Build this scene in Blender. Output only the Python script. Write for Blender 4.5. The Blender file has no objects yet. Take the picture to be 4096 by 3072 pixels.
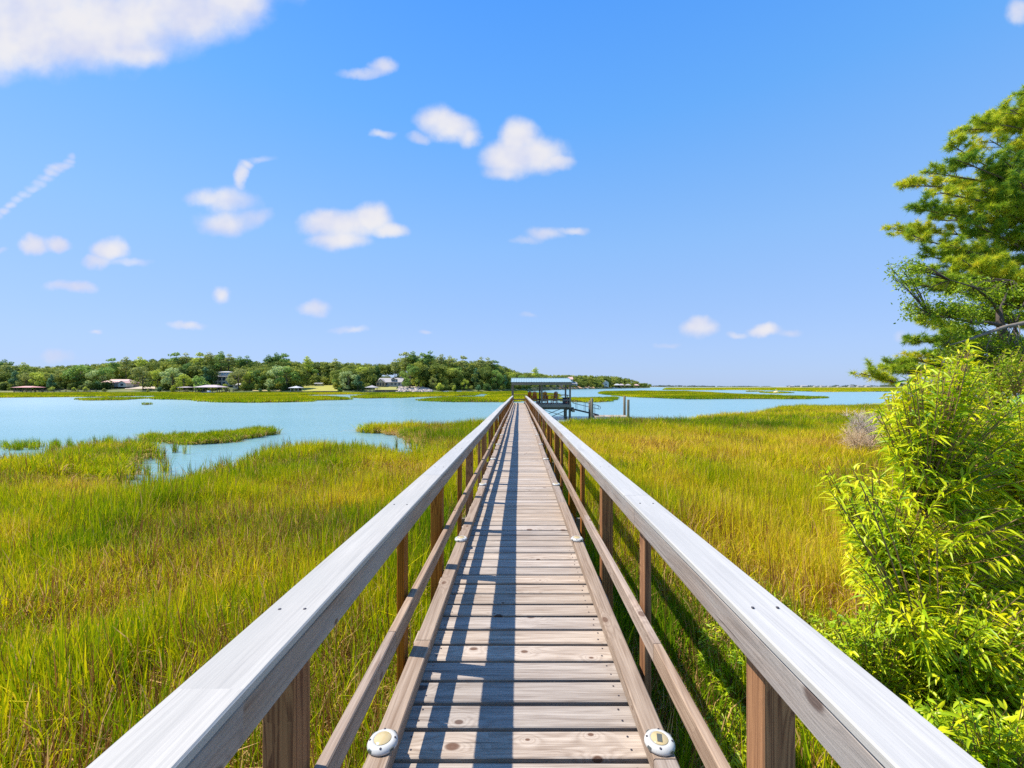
import bpy, math, random
import numpy as np
from mathutils import Vector, noise as mnoise

random.seed(7)
RNG = np.random.default_rng(7)
R = random.uniform
scene = bpy.context.scene
COL = scene.collection

# ------------------------------------------------------------------ survey
F, CX, HY, EYE = 1680.0, 2076.0, 1546.0, 3.3      # lens and eye height (metres over the water)


def gp(px, py, h=0.0):
    y = (EYE - h) * F / (py - HY)
    return ((px - CX) / F * y, y)


def at(px, py, y):
    return Vector(((px - CX) / F * y, y, EYE - (py - HY) / F * y))


SLOPE = 0.00714                                    # the boardwalk falls gently towards the water


def zd(y):
    return 1.82 - SLOPE * y


# ------------------------------------------------------------------ tagging
def tag(o, label=None, cat=None, group=None, kind=None):
    if label: o['label'] = label
    if cat: o['category'] = cat
    if group: o['group'] = group
    if kind: o['kind'] = kind
    return o


def empty(name, loc=(0, 0, 0), rz=0.0, label=None, cat=None, group=None):
    o = bpy.data.objects.new(name, None)
    o.empty_display_size = 0.2
    COL.objects.link(o)
    o.location = loc
    o.rotation_euler = (0, 0, rz)
    return tag(o, label, cat, group)


def copy_tree(o, parent=None):
    c = o.copy()
    COL.objects.link(c)
    if parent:
        c.parent = parent
    for ch in list(o.children):
        copy_tree(ch, c)
    return c


# ------------------------------------------------------------------ materials
def new_mat(name):
    m = bpy.data.materials.new(name)
    m.use_nodes = True
    nt = m.node_tree
    nt.nodes.clear()
    out = nt.nodes.new('ShaderNodeOutputMaterial')
    return m, nt, out


class NB:
    """small node builder"""
    def __init__(self, nt):
        self.nt = nt

    def n(self, typ, **kw):
        nd = self.nt.nodes.new(typ)
        for k, v in kw.items():
            setattr(nd, k, v)
        return nd

    def l(self, a, b):
        self.nt.links.new(a, b)

    def math(self, op, a, b=None, c=None, clamp=False):
        nd = self.n('ShaderNodeMath', operation=op, use_clamp=clamp)
        for i, v in enumerate((a, b, c)):
            if v is None: continue
            if isinstance(v, (int, float)): nd.inputs[i].default_value = v
            else: self.l(v, nd.inputs[i])
        return nd.outputs[0]

    def mix(self, f, a, b, mode='MIX'):
        nd = self.n('ShaderNodeMix', data_type='RGBA', blend_type=mode)
        for i, v in ((0, f), (6, a), (7, b)):
            if isinstance(v, (int, float)): nd.inputs[i].default_value = v
            elif isinstance(v, tuple): nd.inputs[i].default_value = (*v[:3], 1)
            else: self.l(v, nd.inputs[i])
        return nd.outputs[2]

    def ramp(self, f, stops, interp='LINEAR'):
        nd = self.n('ShaderNodeValToRGB')
        cr = nd.color_ramp
        cr.interpolation = interp
        while len(cr.elements) < len(stops): cr.elements.new(0.5)
        for e, (p, c) in zip(cr.elements, stops):
            e.position = p
            e.color = (*c, 1) if len(c) == 3 else c
        self.l(f, nd.inputs[0])
        return nd.outputs[0]

    def smooth(self, v, lo, hi):
        nd = self.n('ShaderNodeMapRange', interpolation_type='SMOOTHSTEP')
        self.l(v, nd.inputs[0])
        nd.inputs[1].default_value = lo
        nd.inputs[2].default_value = hi
        return nd.outputs[0]

    def noise(self, vec, scale, detail=4, rough=0.55, dist=0.0, dims='3D'):
        nd = self.n('ShaderNodeTexNoise', noise_dimensions=dims)
        nd.inputs['Scale'].default_value = scale
        nd.inputs['Detail'].default_value = detail
        nd.inputs['Roughness'].default_value = rough
        nd.inputs['Distortion'].default_value = dist
        if vec is not None: self.l(vec, nd.inputs['Vector'])
        return nd.outputs[0]

    def mapping(self, vec, scale=(1, 1, 1), loc=(0, 0, 0)):
        nd = self.n('ShaderNodeMapping')
        nd.inputs['Scale'].default_value = scale
        nd.inputs['Location'].default_value = loc
        self.l(vec, nd.inputs['Vector'])
        return nd.outputs[0]


def plain(name, col, rough=0.6, metal=0.0, var=0.12, scale=6.0, bump=0.0):
    m, nt, out = new_mat(name)
    b = NB(nt)
    p = b.n('ShaderNodeBsdfPrincipled')
    tc = b.n('ShaderNodeTexCoord')
    f = b.noise(tc.outputs['Object'], scale, 5)
    c = b.mix(f, tuple(x * (1 - var) for x in col), tuple(min(1, x * (1 + var)) for x in col))
    b.l(c, p.inputs['Base Color'])
    p.inputs['Roughness'].default_value = rough
    p.inputs['Metallic'].default_value = metal
    if bump:
        bp = b.n('ShaderNodeBump')
        bp.inputs['Strength'].default_value = bump
        bp.inputs['Distance'].default_value = 0.02
        b.l(f, bp.inputs['Height'])
        b.l(bp.outputs[0], p.inputs['Normal'])
    b.l(p.outputs[0], out.inputs[0])
    return m


def wood(name, light, dark, knots=1.0, ring=1.0, tonevar=0.25, rough=0.75, grey=None, crack=0.6, bump=0.35, vs=9.0, contrast=1.0):
    """UV in metres: u along the board, v across it; 'brd' = random value of each board."""
    m, nt, out = new_mat(name)
    b = NB(nt)
    p = b.n('ShaderNodeBsdfPrincipled')
    uv = b.n('ShaderNodeUVMap').outputs[0]
    brd = b.n('ShaderNodeAttribute', attribute_name='brd').outputs['Fac']
    # knots: sparse cells, stretched along the board
    vk = b.n('ShaderNodeTexVoronoi', voronoi_dimensions='2D', feature='F1')
    b.l(b.mapping(uv, (3.2, 5.2, 1)), vk.inputs['Vector'])
    vk.inputs['Scale'].default_value = 1.0
    kd = vk.outputs['Distance']
    rnd = b.n('ShaderNodeSeparateColor')
    b.l(vk.outputs['Color'], rnd.inputs[0])
    has = b.math('GREATER_THAN', rnd.outputs[0], 0.70)
    ksize = b.math('MULTIPLY_ADD', rnd.outputs[1], 0.10, 0.03)
    kn = b.math('DIVIDE', kd, ksize)
    halo = b.math('MULTIPLY', b.math('POWER', 2.718, b.math('MULTIPLY', kn, -0.55)), has)
    core = b.math('MULTIPLY', b.math('SUBTRACT', 1.0, b.smooth(kn, 0.55, 1.05)), has)
    # rings: contour lines of a stretched noise field bent round the knots
    fld = b.noise(b.mapping(uv, (0.40, vs, 1)), 1.0, 3, 0.5, 0.4)
    fld2 = b.math('MULTIPLY_ADD', halo, 0.55 * knots, fld)
    sn = b.math('SINE', b.math('MULTIPLY', fld2, 62.0))
    rings = b.math('MULTIPLY_ADD', sn, 0.5, 0.5)
    rings = b.math('POWER', rings, 1.8)
    fine = b.smooth(b.noise(b.mapping(uv, (3.2, 120.0, 1)), 1.0, 5, 0.7), .5 - .28 / contrast, .5 + .28 / contrast)
    broad = b.noise(b.mapping(uv, (1.0, 22.0, 1)), 1.0, 4, 0.6)
    f = b.math('MULTIPLY_ADD', rings, 0.26 * ring, b.math('MULTIPLY', fine, 0.55))
    f = b.math('ADD', f, b.math('MULTIPLY_ADD', broad, 1.1, -0.56), clamp=True)
    c = b.mix(f, light, dark)
    if grey:
        g = b.smooth(b.noise(b.mapping(uv, (1.1, 4.0, 1)), 1.0, 5, 0.6), 0.38, 0.68)
        c = b.mix(b.math('MULTIPLY', g, 0.75), c, grey)
    c = b.mix(b.math('MULTIPLY', core, 0.85 * knots), c, (dark[0] * .62, dark[1] * .42, dark[2] * .34))
    rim = b.math('MULTIPLY', b.math('MULTIPLY', halo, b.math('SUBTRACT', 1.0, core)), 0.35 * knots)
    c = b.mix(rim, c, tuple(min(1, x * 1.15) for x in light))
    if crack:
        cr = b.smooth(b.noise(b.mapping(uv, (1.6, 85.0, 1), (3.1, 1.7, 0)), 1.0, 3, 0.5), 0.66, 0.74)
        c = b.mix(b.math('MULTIPLY', cr, crack), c, tuple(x * 0.35 for x in dark))
    t = b.math('MULTIPLY_ADD', brd, 2 * tonevar, 1 - tonevar)
    hv = b.n('ShaderNodeHueSaturation')
    b.l(c, hv.inputs['Color'])
    b.l(t, hv.inputs['Value'])
    st = b.math('MULTIPLY_ADD', b.math('FRACT', b.math('MULTIPLY', brd, 7.31)), 0.3, 0.85)
    b.l(st, hv.inputs['Saturation'])
    b.l(hv.outputs[0], p.inputs['Base Color'])
    p.inputs['Roughness'].default_value = rough
    p.inputs['Specular IOR Level'].default_value = 0.25
    bp = b.n('ShaderNodeBump')
    bp.inputs['Strength'].default_value = bump
    bp.inputs['Distance'].default_value = 0.004
    b.l(b.math('SUBTRACT', 1.0, f), bp.inputs['Height'])
    b.l(bp.outputs[0], p.inputs['Normal'])
    b.l(p.outputs[0], out.inputs[0])
    return m


def leafy(name, stops, trans=0.35, rough=0.5, spec=0.3, source='bt', objcol=False, instname=None):
    """foliage: colour of each leaf from its own random value"""
    m, nt, out = new_mat(name)
    b = NB(nt)
    bt = b.n('ShaderNodeAttribute', attribute_name=source).outputs['Fac']
    f = bt
    if instname:
        tn = b.n('ShaderNodeAttribute', attribute_type='INSTANCER', attribute_name=instname).outputs['Fac']
        f = b.math('ADD', tn, b.math('MULTIPLY_ADD', bt, 0.62, -0.31), clamp=True)
    c = b.ramp(f, stops)
    if objcol:
        oi = b.n('ShaderNodeObjectInfo')
        c = b.mix(1.0, c, oi.outputs['Color'], 'MULTIPLY')
    return m, nt, out, b, c, trans, rough, spec


def finish_leaf(args):
    m, nt, out, b, c, trans, rough, spec = args
    p = b.n('ShaderNodeBsdfPrincipled')
    b.l(c, p.inputs['Base Color'])
    p.inputs['Roughness'].default_value = rough
    p.inputs['Specular IOR Level'].default_value = spec
    t = b.n('ShaderNodeBsdfTranslucent')
    b.l(c, t.inputs['Color'])
    mx = b.n('ShaderNodeMixShader')
    mx.inputs[0].default_value = trans
    b.l(p.outputs[0], mx.inputs[1])
    b.l(t.outputs[0], mx.inputs[2])
    b.l(mx.outputs[0], out.inputs[0])
    return m


M = {}
M['deck'] = wood('weathered_deck_wood', (0.49, 0.405, 0.32), (0.155, 0.100, 0.066), 1.0, 0.9, 0.15, crack=0.6, contrast=1.3)
M['kerb'] = wood('weathered_kerb_wood', (0.40, 0.31, 0.235), (0.155, 0.098, 0.063), 0.8, 1.0, 0.12, crack=0.6)
M['midrail'] = wood('weathered_rail_wood', (0.40, 0.29, 0.205), (0.145, 0.085, 0.052), 0.8, 1.1, 0.12, crack=0.6)
M['railboard'] = wood('grey_rail_board_wood', (0.40, 0.31, 0.245), (0.13, 0.085, 0.06), 0.9, 0.9, 0.12, grey=(0.33, 0.31, 0.285), crack=0.8, contrast=1.4)
M['post'] = wood('treated_post_wood', (0.40, 0.165, 0.036), (0.15, 0.046, 0.008), 1.0, 2.4, 0.15, crack=0.3, vs=17.0)
M['cap'] = wood('white_composite_cap', (0.50, 0.465, 0.41), (0.28, 0.265, 0.24), 0.0, 0.35, 0.05, rough=0.6, grey=(0.39, 0.37, 0.33), crack=0.22, bump=0.2)
M['pavwood'] = wood('grey_pavilion_wood', (0.26, 0.205, 0.155), (0.12, 0.09, 0.065), 0.5, 0.8, 0.2)
M['pile'] = wood('dark_pile_wood', (0.25, 0.20, 0.13), (0.10, 0.085, 0.06), 0.4, 0.8, 0.2)
M['dockwood'] = wood('pale_dock_wood', (0.42, 0.35, 0.28), (0.26, 0.21, 0.16), 0.3, 0.6, 0.15)
M['roofblue'] = plain('pale_blue_metal_roof', (0.27, 0.37, 0.38), 0.45, 0.0, 0.05)
M['bark'] = plain('grey_brown_bark', (0.16, 0.115, 0.08), 0.9, 0, 0.45, 14, 0.6)
M['darkbark'] = plain('dark_bark', (0.085, 0.06, 0.042), 0.9, 0, 0.45, 14, 0.6)
M['twig'] = plain('bleached_dead_twigs', (0.64, 0.54, 0.44), 0.9, 0, 0.2)
M['tantwig'] = plain('tan_dry_twigs', (0.66, 0.48, 0.30), 0.9, 0, 0.3)
M['stem'] = plain('reddish_shoot_bark', (0.26, 0.15, 0.06), 0.7, 0, 0.3)
M['whiteplastic'] = plain('white_plastic', (0.50, 0.485, 0.44), 0.45, 0, 0.14, 40)
M['lens'] = plain('yellowed_lens', (0.52, 0.40, 0.20), 0.2, 0, 0.06)
M['solar'] = plain('solar_cell', (0.10, 0.11, 0.10), 0.2, 0, 0.2)
M['darkmetal'] = plain('dark_metal', (0.05, 0.05, 0.055), 0.5, 0.6, 0.2)
M['screw'] = plain('screw_head_steel', (0.06, 0.05, 0.06), 0.5, 0.4, 0.2)
M['mud'] = plain('wet_marsh_mud', (0.16, 0.13, 0.07), 0.7, 0, 0.35, 1.5)
M['chair'] = plain('rust_orange_chair', (0.52, 0.13, 0.03), 0.5, 0, 0.15)
M['chairlit'] = plain('sunlit_rust_chair', (0.75, 0.22, 0.015), 0.5, 0, 0.12)  # rust chair colour brightened to carry the sunlit side of the leftmost chair
M['navy'] = plain('dark_navy_plastic', (0.03, 0.035, 0.05), 0.5, 0, 0.2)
M['red'] = plain('faded_red', (0.50, 0.11, 0.09), 0.5, 0, 0.15)
M['aluminium'] = plain('weathered_aluminium', (0.33, 0.34, 0.35), 0.4, 0.7, 0.1)
M['glass'] = plain('window_glass', (0.06, 0.08, 0.10), 0.1, 0, 0.2)
M['whitewall'] = plain('white_siding', (0.58, 0.555, 0.50), 0.7, 0, 0.06)
M['creamwall'] = plain('cream_siding', (0.62, 0.54, 0.42), 0.7, 0, 0.08)
M['greywall'] = plain('grey_siding', (0.34, 0.36, 0.38), 0.7, 0, 0.1)
M['tanwall'] = plain('tan_siding', (0.46, 0.36, 0.26), 0.7, 0, 0.1)
M['bluewall'] = plain('blue_siding', (0.16, 0.34, 0.46), 0.7, 0, 0.1)
M['pinkroof'] = plain('faded_pink_roof', (0.62, 0.38, 0.32), 0.7, 0, 0.1)
M['redroof'] = plain('faded_red_roof', (0.58, 0.24, 0.21), 0.6, 0, 0.1)
M['greyroof'] = plain('grey_shingle_roof', (0.36, 0.33, 0.31), 0.8, 0, 0.12)
M['whiteroof'] = plain('white_metal_roof', (0.50, 0.48, 0.46), 0.5, 0, 0.06)
M['mauveroof'] = plain('mauve_grey_roof', (0.46, 0.36, 0.35), 0.7, 0, 0.1)
M['boatblue'] = plain('blue_hull', (0.07, 0.17, 0.42), 0.3, 0, 0.1)
M['boatwhite'] = plain('white_hull', (0.78, 0.78, 0.76), 0.3, 0, 0.05)
M['flower'] = plain('orange_dried_flower', (0.60, 0.26, 0.05), 0.8, 0, 0.3, 40)
M['rock'] = plain('pale_rock', (0.50, 0.42, 0.35), 0.9, 0, 0.3, 3)
M['buoy'] = plain('yellow_buoy', (0.75, 0.55, 0.2), 0.4, 0, 0.05)
M['greybark'] = plain('pale_vine_bark', (0.20, 0.16, 0.12), 0.9, 0, 0.3, 14, 0.4)

GRASS_STOPS = [(0.0, (0.10, 0.21, 0.004)), (0.28, (0.27, 0.38, 0.004)), (0.52, (0.53, 0.54, 0.005)),
               (0.78, (0.82, 0.67, 0.008)), (1.0, (0.76, 0.54, 0.07))]


def grass_mat():
    args = list(leafy('marsh_grass_blades', GRASS_STOPS, 0.42, 0.7, 0.04, 'bt', False, 'tone'))
    b, c = args[3], args[4]
    bk = b.n('ShaderNodeAttribute', attribute_name='bk').outputs['Fac']
    c = b.mix(b.math('GREATER_THAN', bk, 0.4), c, (0.72, 0.44, 0.17))
    c = b.mix(b.math('GREATER_THAN', bk, 0.9), c, (0.26, 0.115, 0.035))
    args[4] = c
    return finish_leaf(args)


M['grass'] = grass_mat()
M['willow'] = finish_leaf(leafy('willow_leaves', [(0, (0.10, 0.25, 0.004)), (0.35, (0.34, 0.50, 0.005)), (0.7, (0.68, 0.73, 0.008)), (1, (0.84, 0.74, 0.01))], 0.42, 0.40, 0.35))
M['lowleaf'] = finish_leaf(leafy('low_bush_leaves', [(0, (0.10, 0.25, 0.006)), (0.5, (0.38, 0.53, 0.008)), (1, (0.74, 0.73, 0.012))], 0.35, 0.4, 0.35))
M['myrtle'] = finish_leaf(leafy('myrtle_leaves', [(0, (0.09, 0.18, 0.008)), (0.5, (0.30, 0.42, 0.01)), (1, (0.66, 0.68, 0.015))], 0.36, 0.45, 0.3))
M['hardwood'] = finish_leaf(leafy('hardwood_leaves', [(0, (0.10, 0.20, 0.01)), (0.6, (0.34, 0.46, 0.01)), (1, (0.66, 0.70, 0.015))], 0.38, 0.45, 0.3))
M['needle'] = finish_leaf(leafy('pine_needles', [(0, (0.10, 0.24, 0.03)), (0.35, (0.34, 0.47, 0.02)), (0.65, (0.72, 0.74, 0.03)), (1, (0.90, 0.70, 0.05))], 0.40, 0.5, 0.25))
M['cone'] = plain('pine_cone_brown', (0.16, 0.085, 0.035), 0.9, 0, 0.3)
FAR_STOPS = [(0, (0.55, 0.62, 0.55)), (0.5, (1, 1, 1)), (1, (1.7, 1.55, 1.1))]
M['farleaf'] = finish_leaf(leafy('far_tree_leaves', FAR_STOPS, 0.34, 0.6, 0.1, 'bt', True))
M['farwood'] = finish_leaf(leafy('wood_leaves', [(0, (0.075, 0.125, 0.03)), (0.5, (0.29, 0.34, 0.055)), (1, (0.66, 0.62, 0.10))], 0.34, 0.6, 0.1, 'bt', False, 'tone'))
M['distwood'] = finish_leaf(leafy('distant_wood_leaves', [(0, (0.07, 0.11, 0.09)), (1, (0.16, 0.20, 0.13))], 0.2, 0.7, 0.1, 'bt'))


# ------------------------------------------------------------------ mesh helpers
def link_mesh(name, me, mats, parent=None, loc=None):
    o = bpy.data.objects.new(name, me)
    COL.objects.link(o)
    for m in (mats if isinstance(mats, (list, tuple)) else [mats]):
        me.materials.append(m)
    if parent: o.parent = parent
    if loc is not None: o.location = loc
    return o


def npmesh(name, V, Q, attrs=None, smooth=False):
    """V (n,3), Q (m,4) or (m,3) index array; attrs: {name: per-vertex float}"""
    V = np.asarray(V, dtype=np.float32).reshape(-1, 3)
    Q = np.asarray(Q, dtype=np.int32)
    k = Q.shape[1]
    me = bpy.data.meshes.new(name)
    me.vertices.add(len(V))
    me.vertices.foreach_set('co', V.ravel())
    me.loops.add(Q.size)
    me.loops.foreach_set('vertex_index', Q.ravel())
    me.polygons.add(len(Q))
    me.polygons.foreach_set('loop_start', np.arange(0, Q.size, k, dtype=np.int32))
    me.polygons.foreach_set('loop_total', np.full(len(Q), k, dtype=np.int32))
    if smooth:
        me.polygons.foreach_set('use_smooth', np.ones(len(Q), dtype=bool))
    for an, av in (attrs or {}).items():
        a = me.attributes.new(an, 'FLOAT', 'POINT')
        a.data.foreach_set('value', np.asarray(av, dtype=np.float32))
    me.update(calc_edges=True)
    return me


class MB:
    def __init__(self):
        self.v, self.f, self.uv, self.r, self.mi, self.sm = [], [], [], [], [], []

    def face(self, idx, uvs, mi=0, smooth=False):
        self.f.append(idx); self.uv.append(uvs); self.mi.append(mi); self.sm.append(smooth)

    def beam(self, p0, p1, w, h, up=(0, 0, 1), ch=0.004, mi=0, rnd=None):
        """board from p0 to p1 (its axis), w across, h along up, chamfered edges"""
        p0, p1, up = Vector(p0), Vector(p1), Vector(up)
        d = p1 - p0
        L = d.length
        d.normalize()
        s = d.cross(up).normalized()
        u = s.cross(d).normalized()
        a, c = w / 2, h / 2
        ch = min(ch, a * 0.4, c * 0.4)
        prof = [(-a + ch, -c), (a - ch, -c), (a, -c + ch), (a, c - ch), (a - ch, c), (-a + ch, c), (-a, c - ch), (-a, -c + ch)]
        rnd = random.random() if rnd is None else rnd
        ou, ov = R(0, 60), R(0, 60)
        b0 = len(self.v)
        for q in (p0, p1):
            for (x, y) in prof:
                self.v.append(q + s * x + u * y)
                self.r.append(rnd)
        per = [0.0]
        for i in range(8):
            x0, y0 = prof[i]; x1, y1 = prof[(i + 1) % 8]
            per.append(per[-1] + math.hypot(x1 - x0, y1 - y0))
        for i in range(8):
            j = (i + 1) % 8
            self.face((b0 + i, b0 + j, b0 + 8 + j, b0 + 8 + i),
                      [(ou, ov + per[i]), (ou, ov + per[i + 1]), (ou + L, ov + per[i + 1]), (ou + L, ov + per[i])], mi)
        self.face(tuple(b0 + 7 - i for i in range(8)), [(ou + prof[7 - i][0] * .3, ov + prof[7 - i][1]) for i in range(8)], mi)
        self.face(tuple(b0 + 8 + i for i in range(8)), [(ou + prof[i][0] * .3, ov + prof[i][1]) for i in range(8)], mi)
        return self

    def box(self, lo, hi, mi=0, ch=0.004, rnd=None):
        lo, hi = Vector(lo), Vector(hi)
        sz = hi - lo
        c = (lo + hi) / 2
        ax = max(range(3), key=lambda i: sz[i])
        d = Vector((0, 0, 0)); d[ax] = sz[ax] / 2
        if ax == 2:
            return self.beam(c - d, c + d, sz[0], sz[1], (0, 1, 0), ch, mi, rnd)
        if ax == 0:
            return self.beam(c - d, c + d, sz[1], sz[2], (0, 0, 1), ch, mi, rnd)
        return self.beam(c - d, c + d, sz[0], sz[2], (0, 0, 1), ch, mi, rnd)

    def tube(self, pts, rad, n=7, mi=0, cap=True):
        pts = [Vector(p) for p in pts]
        b0 = len(self.v)
        rnd = random.random()
        ref = Vector((0.3, 0.9, 0.2)).normalized()
        acc = 0.0
        ou = R(0, 50)
        us = []
        for i, p in enumerate(pts):
            d = (pts[min(i + 1, len(pts) - 1)] - pts[max(i - 1, 0)]).normalized()
            if i: acc += (p - pts[i - 1]).length
            us.append(ou + acc)
            s = d.cross(ref)
            if s.length < 0.05: s = d.cross(Vector((1, 0, 0)))
            s.normalize()
            t = d.cross(s)
            r = rad[i] if isinstance(rad, (list, tuple)) else rad
            for k in range(n):
                a = 2 * math.pi * k / n
                self.v.append(p + (s * math.cos(a) + t * math.sin(a)) * r)
                self.r.append(rnd)
        for i in range(len(pts) - 1):
            for k in range(n):
                k2 = (k + 1) % n
                A = b0 + i * n
                self.face((A + k, A + n + k, A + n + k2, A + k2),
                          [(us[i], k * .05), (us[i + 1], k * .05), (us[i + 1], k * .05 + .05), (us[i], k * .05 + .05)], mi, True)
        if cap:
            self.face(tuple(b0 + k for k in range(n)), [(ou, k * .02) for k in range(n)], mi)
            e = b0 + (len(pts) - 1) * n
            self.face(tuple(e + n - 1 - k for k in range(n)), [(ou, k * .02) for k in range(n)], mi)
        return self

    def lathe(self, prof, n=20, center=(0, 0, 0), mi=0):
        b0 = len(self.v)
        c = Vector(center)
        for (r, z) in prof:
            for k in range(n):
                a = 2 * math.pi * k / n
                self.v.append(c + Vector((r * math.cos(a), r * math.sin(a), z)))
                self.r.append(.5)
        for i in range(len(prof) - 1):
            for k in range(n):
                k2 = (k + 1) % n
                A = b0 + i * n
                self.face((A + k, A + k2, A + n + k2, A + n + k), [(0, 0)] * 4, mi, True)
        e = b0 + (len(prof) - 1) * n
        self.face(tuple(e + k for k in range(n)), [(0, 0)] * n, mi)
        self.face(tuple(b0 + n - 1 - k for k in range(n)), [(0, 0)] * n, mi)
        return self

    def poly(self, pts, mi=0, smooth=False):
        b0 = len(self.v)
        for p in pts:
            self.v.append(Vector(p)); self.r.append(.5)
        self.face(tuple(range(b0, b0 + len(pts))), [(p[0], p[1]) for p in pts], mi, smooth)
        return self

    def build(self, name, mats, parent=None, loc=None):
        me = bpy.data.meshes.new(name)
        me.from_pydata([tuple(v) for v in self.v], [], self.f)
        uvl = me.uv_layers.new(name='UVMap')
        uvl.data.foreach_set('uv', [c for fu in self.uv for q in fu for c in q])
        a = me.attributes.new('brd', 'FLOAT', 'POINT')
        a.data.foreach_set('value', self.r)
        me.polygons.foreach_set('material_index', self.mi)
        me.polygons.foreach_set('use_smooth', self.sm)
        me.update()
        return link_mesh(name, me, mats, parent, loc)


# ------------------------------------------------------------------ polygons on the ground
def inside(P, poly):
    x, y = P[:, 0], P[:, 1]
    res = np.zeros(len(P), dtype=bool)
    n = len(poly)
    for i in range(n):
        x0, y0 = poly[i]; x1, y1 = poly[(i + 1) % n]
        cond = ((y0 > y) != (y1 > y))
        with np.errstate(divide='ignore', invalid='ignore'):
            xi = (x1 - x0) * (y - y0) / (y1 - y0 if y1 != y0 else 1e-9) + x0
        res ^= cond & (x < xi)
    return res


def edge_dist(P, poly):
    d = np.full(len(P), 1e9)
    n = len(poly)
    for i in range(n):
        a = np.array(poly[i]); b = np.array(poly[(i + 1) % n])
        ab = b - a
        t = np.clip(((P - a) @ ab) / (ab @ ab + 1e-9), 0, 1)
        q = a + t[:, None] * ab
        d = np.minimum(d, np.hypot(*(P - q).T))
    return d


def jitter_grid(x0, x1, y0, y1, s):
    gx, gy = np.meshgrid(np.arange(x0, x1, s), np.arange(y0, y1, s))
    P = np.stack([gx.ravel(), gy.ravel()], 1)
    return P + RNG.uniform(-.5, .5, P.shape) * s


# ------------------------------------------------------------------ geometry-node scatter (stuff only)
def scatter(name, P, scl, rot, idx, tone, protos, kind='stuff', label=None):
    me = bpy.data.meshes.new(name)
    n = len(P)
    me.vertices.add(n)
    me.vertices.foreach_set('co', np.asarray(P, dtype=np.float32).ravel())
    for an, typ, key, val in (('scl', 'FLOAT_VECTOR', 'vector', scl), ('rot', 'FLOAT_VECTOR', 'vector', rot),
                              ('idx', 'INT', 'value', idx), ('tone', 'FLOAT', 'value', tone)):
        a = me.attributes.new(an, typ, 'POINT')
        a.data.foreach_set(key, np.ascontiguousarray(val, dtype=np.int32 if typ == 'INT' else np.float32).ravel())
    o = bpy.data.objects.new(name, me)
    COL.objects.link(o)
    ng = bpy.data.node_groups.new(name + '_scatter', 'GeometryNodeTree')
    ng.interface.new_socket('Geometry', in_out='INPUT', socket_type='NodeSocketGeometry')
    ng.interface.new_socket('Geometry', in_out='OUTPUT', socket_type='NodeSocketGeometry')
    N, L = ng.nodes, ng.links
    gi, go = N.new('NodeGroupInput'), N.new('NodeGroupOutput')
    iop = N.new('GeometryNodeInstanceOnPoints')
    jn = N.new('GeometryNodeJoinGeometry')
    for p in reversed(list(protos)):            # Join Geometry lists its links last to first
        oi = N.new('GeometryNodeObjectInfo')
        oi.inputs['Object'].default_value = p
        oi.inputs['As Instance'].default_value = True
        L.new(oi.outputs['Geometry'], jn.inputs[0])

    def na(nm, dt):
        q = N.new('GeometryNodeInputNamedAttribute')
        q.data_type = dt
        q.inputs['Name'].default_value = nm
        return q.outputs['Attribute']
    e2r = N.new('FunctionNodeEulerToRotation')
    L.new(na('rot', 'FLOAT_VECTOR'), e2r.inputs[0])
    L.new(gi.outputs[0], iop.inputs['Points'])
    L.new(jn.outputs[0], iop.inputs['Instance'])
    iop.inputs['Pick Instance'].default_value = True
    L.new(na('idx', 'INT'), iop.inputs['Instance Index'])
    L.new(e2r.outputs[0], iop.inputs['Rotation'])
    L.new(na('scl', 'FLOAT_VECTOR'), iop.inputs['Scale'])
    L.new(iop.outputs[0], go.inputs[0])
    md = o.modifiers.new('scatter', 'NODES')
    md.node_group = ng
    return tag(o, label, None, None, kind)


def proto(name, me, mats):
    o = bpy.data.objects.new(name, me)
    for m in (mats if isinstance(mats, (list, tuple)) else [mats]):
        me.materials.append(m)
    return o


# ------------------------------------------------------------------ WORLD
SKY_STRENGTH = 0.10
EXPOSURE = 0.75
SUN_DIR = Vector((0.63, -0.10, -1.0)).normalized()


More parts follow.
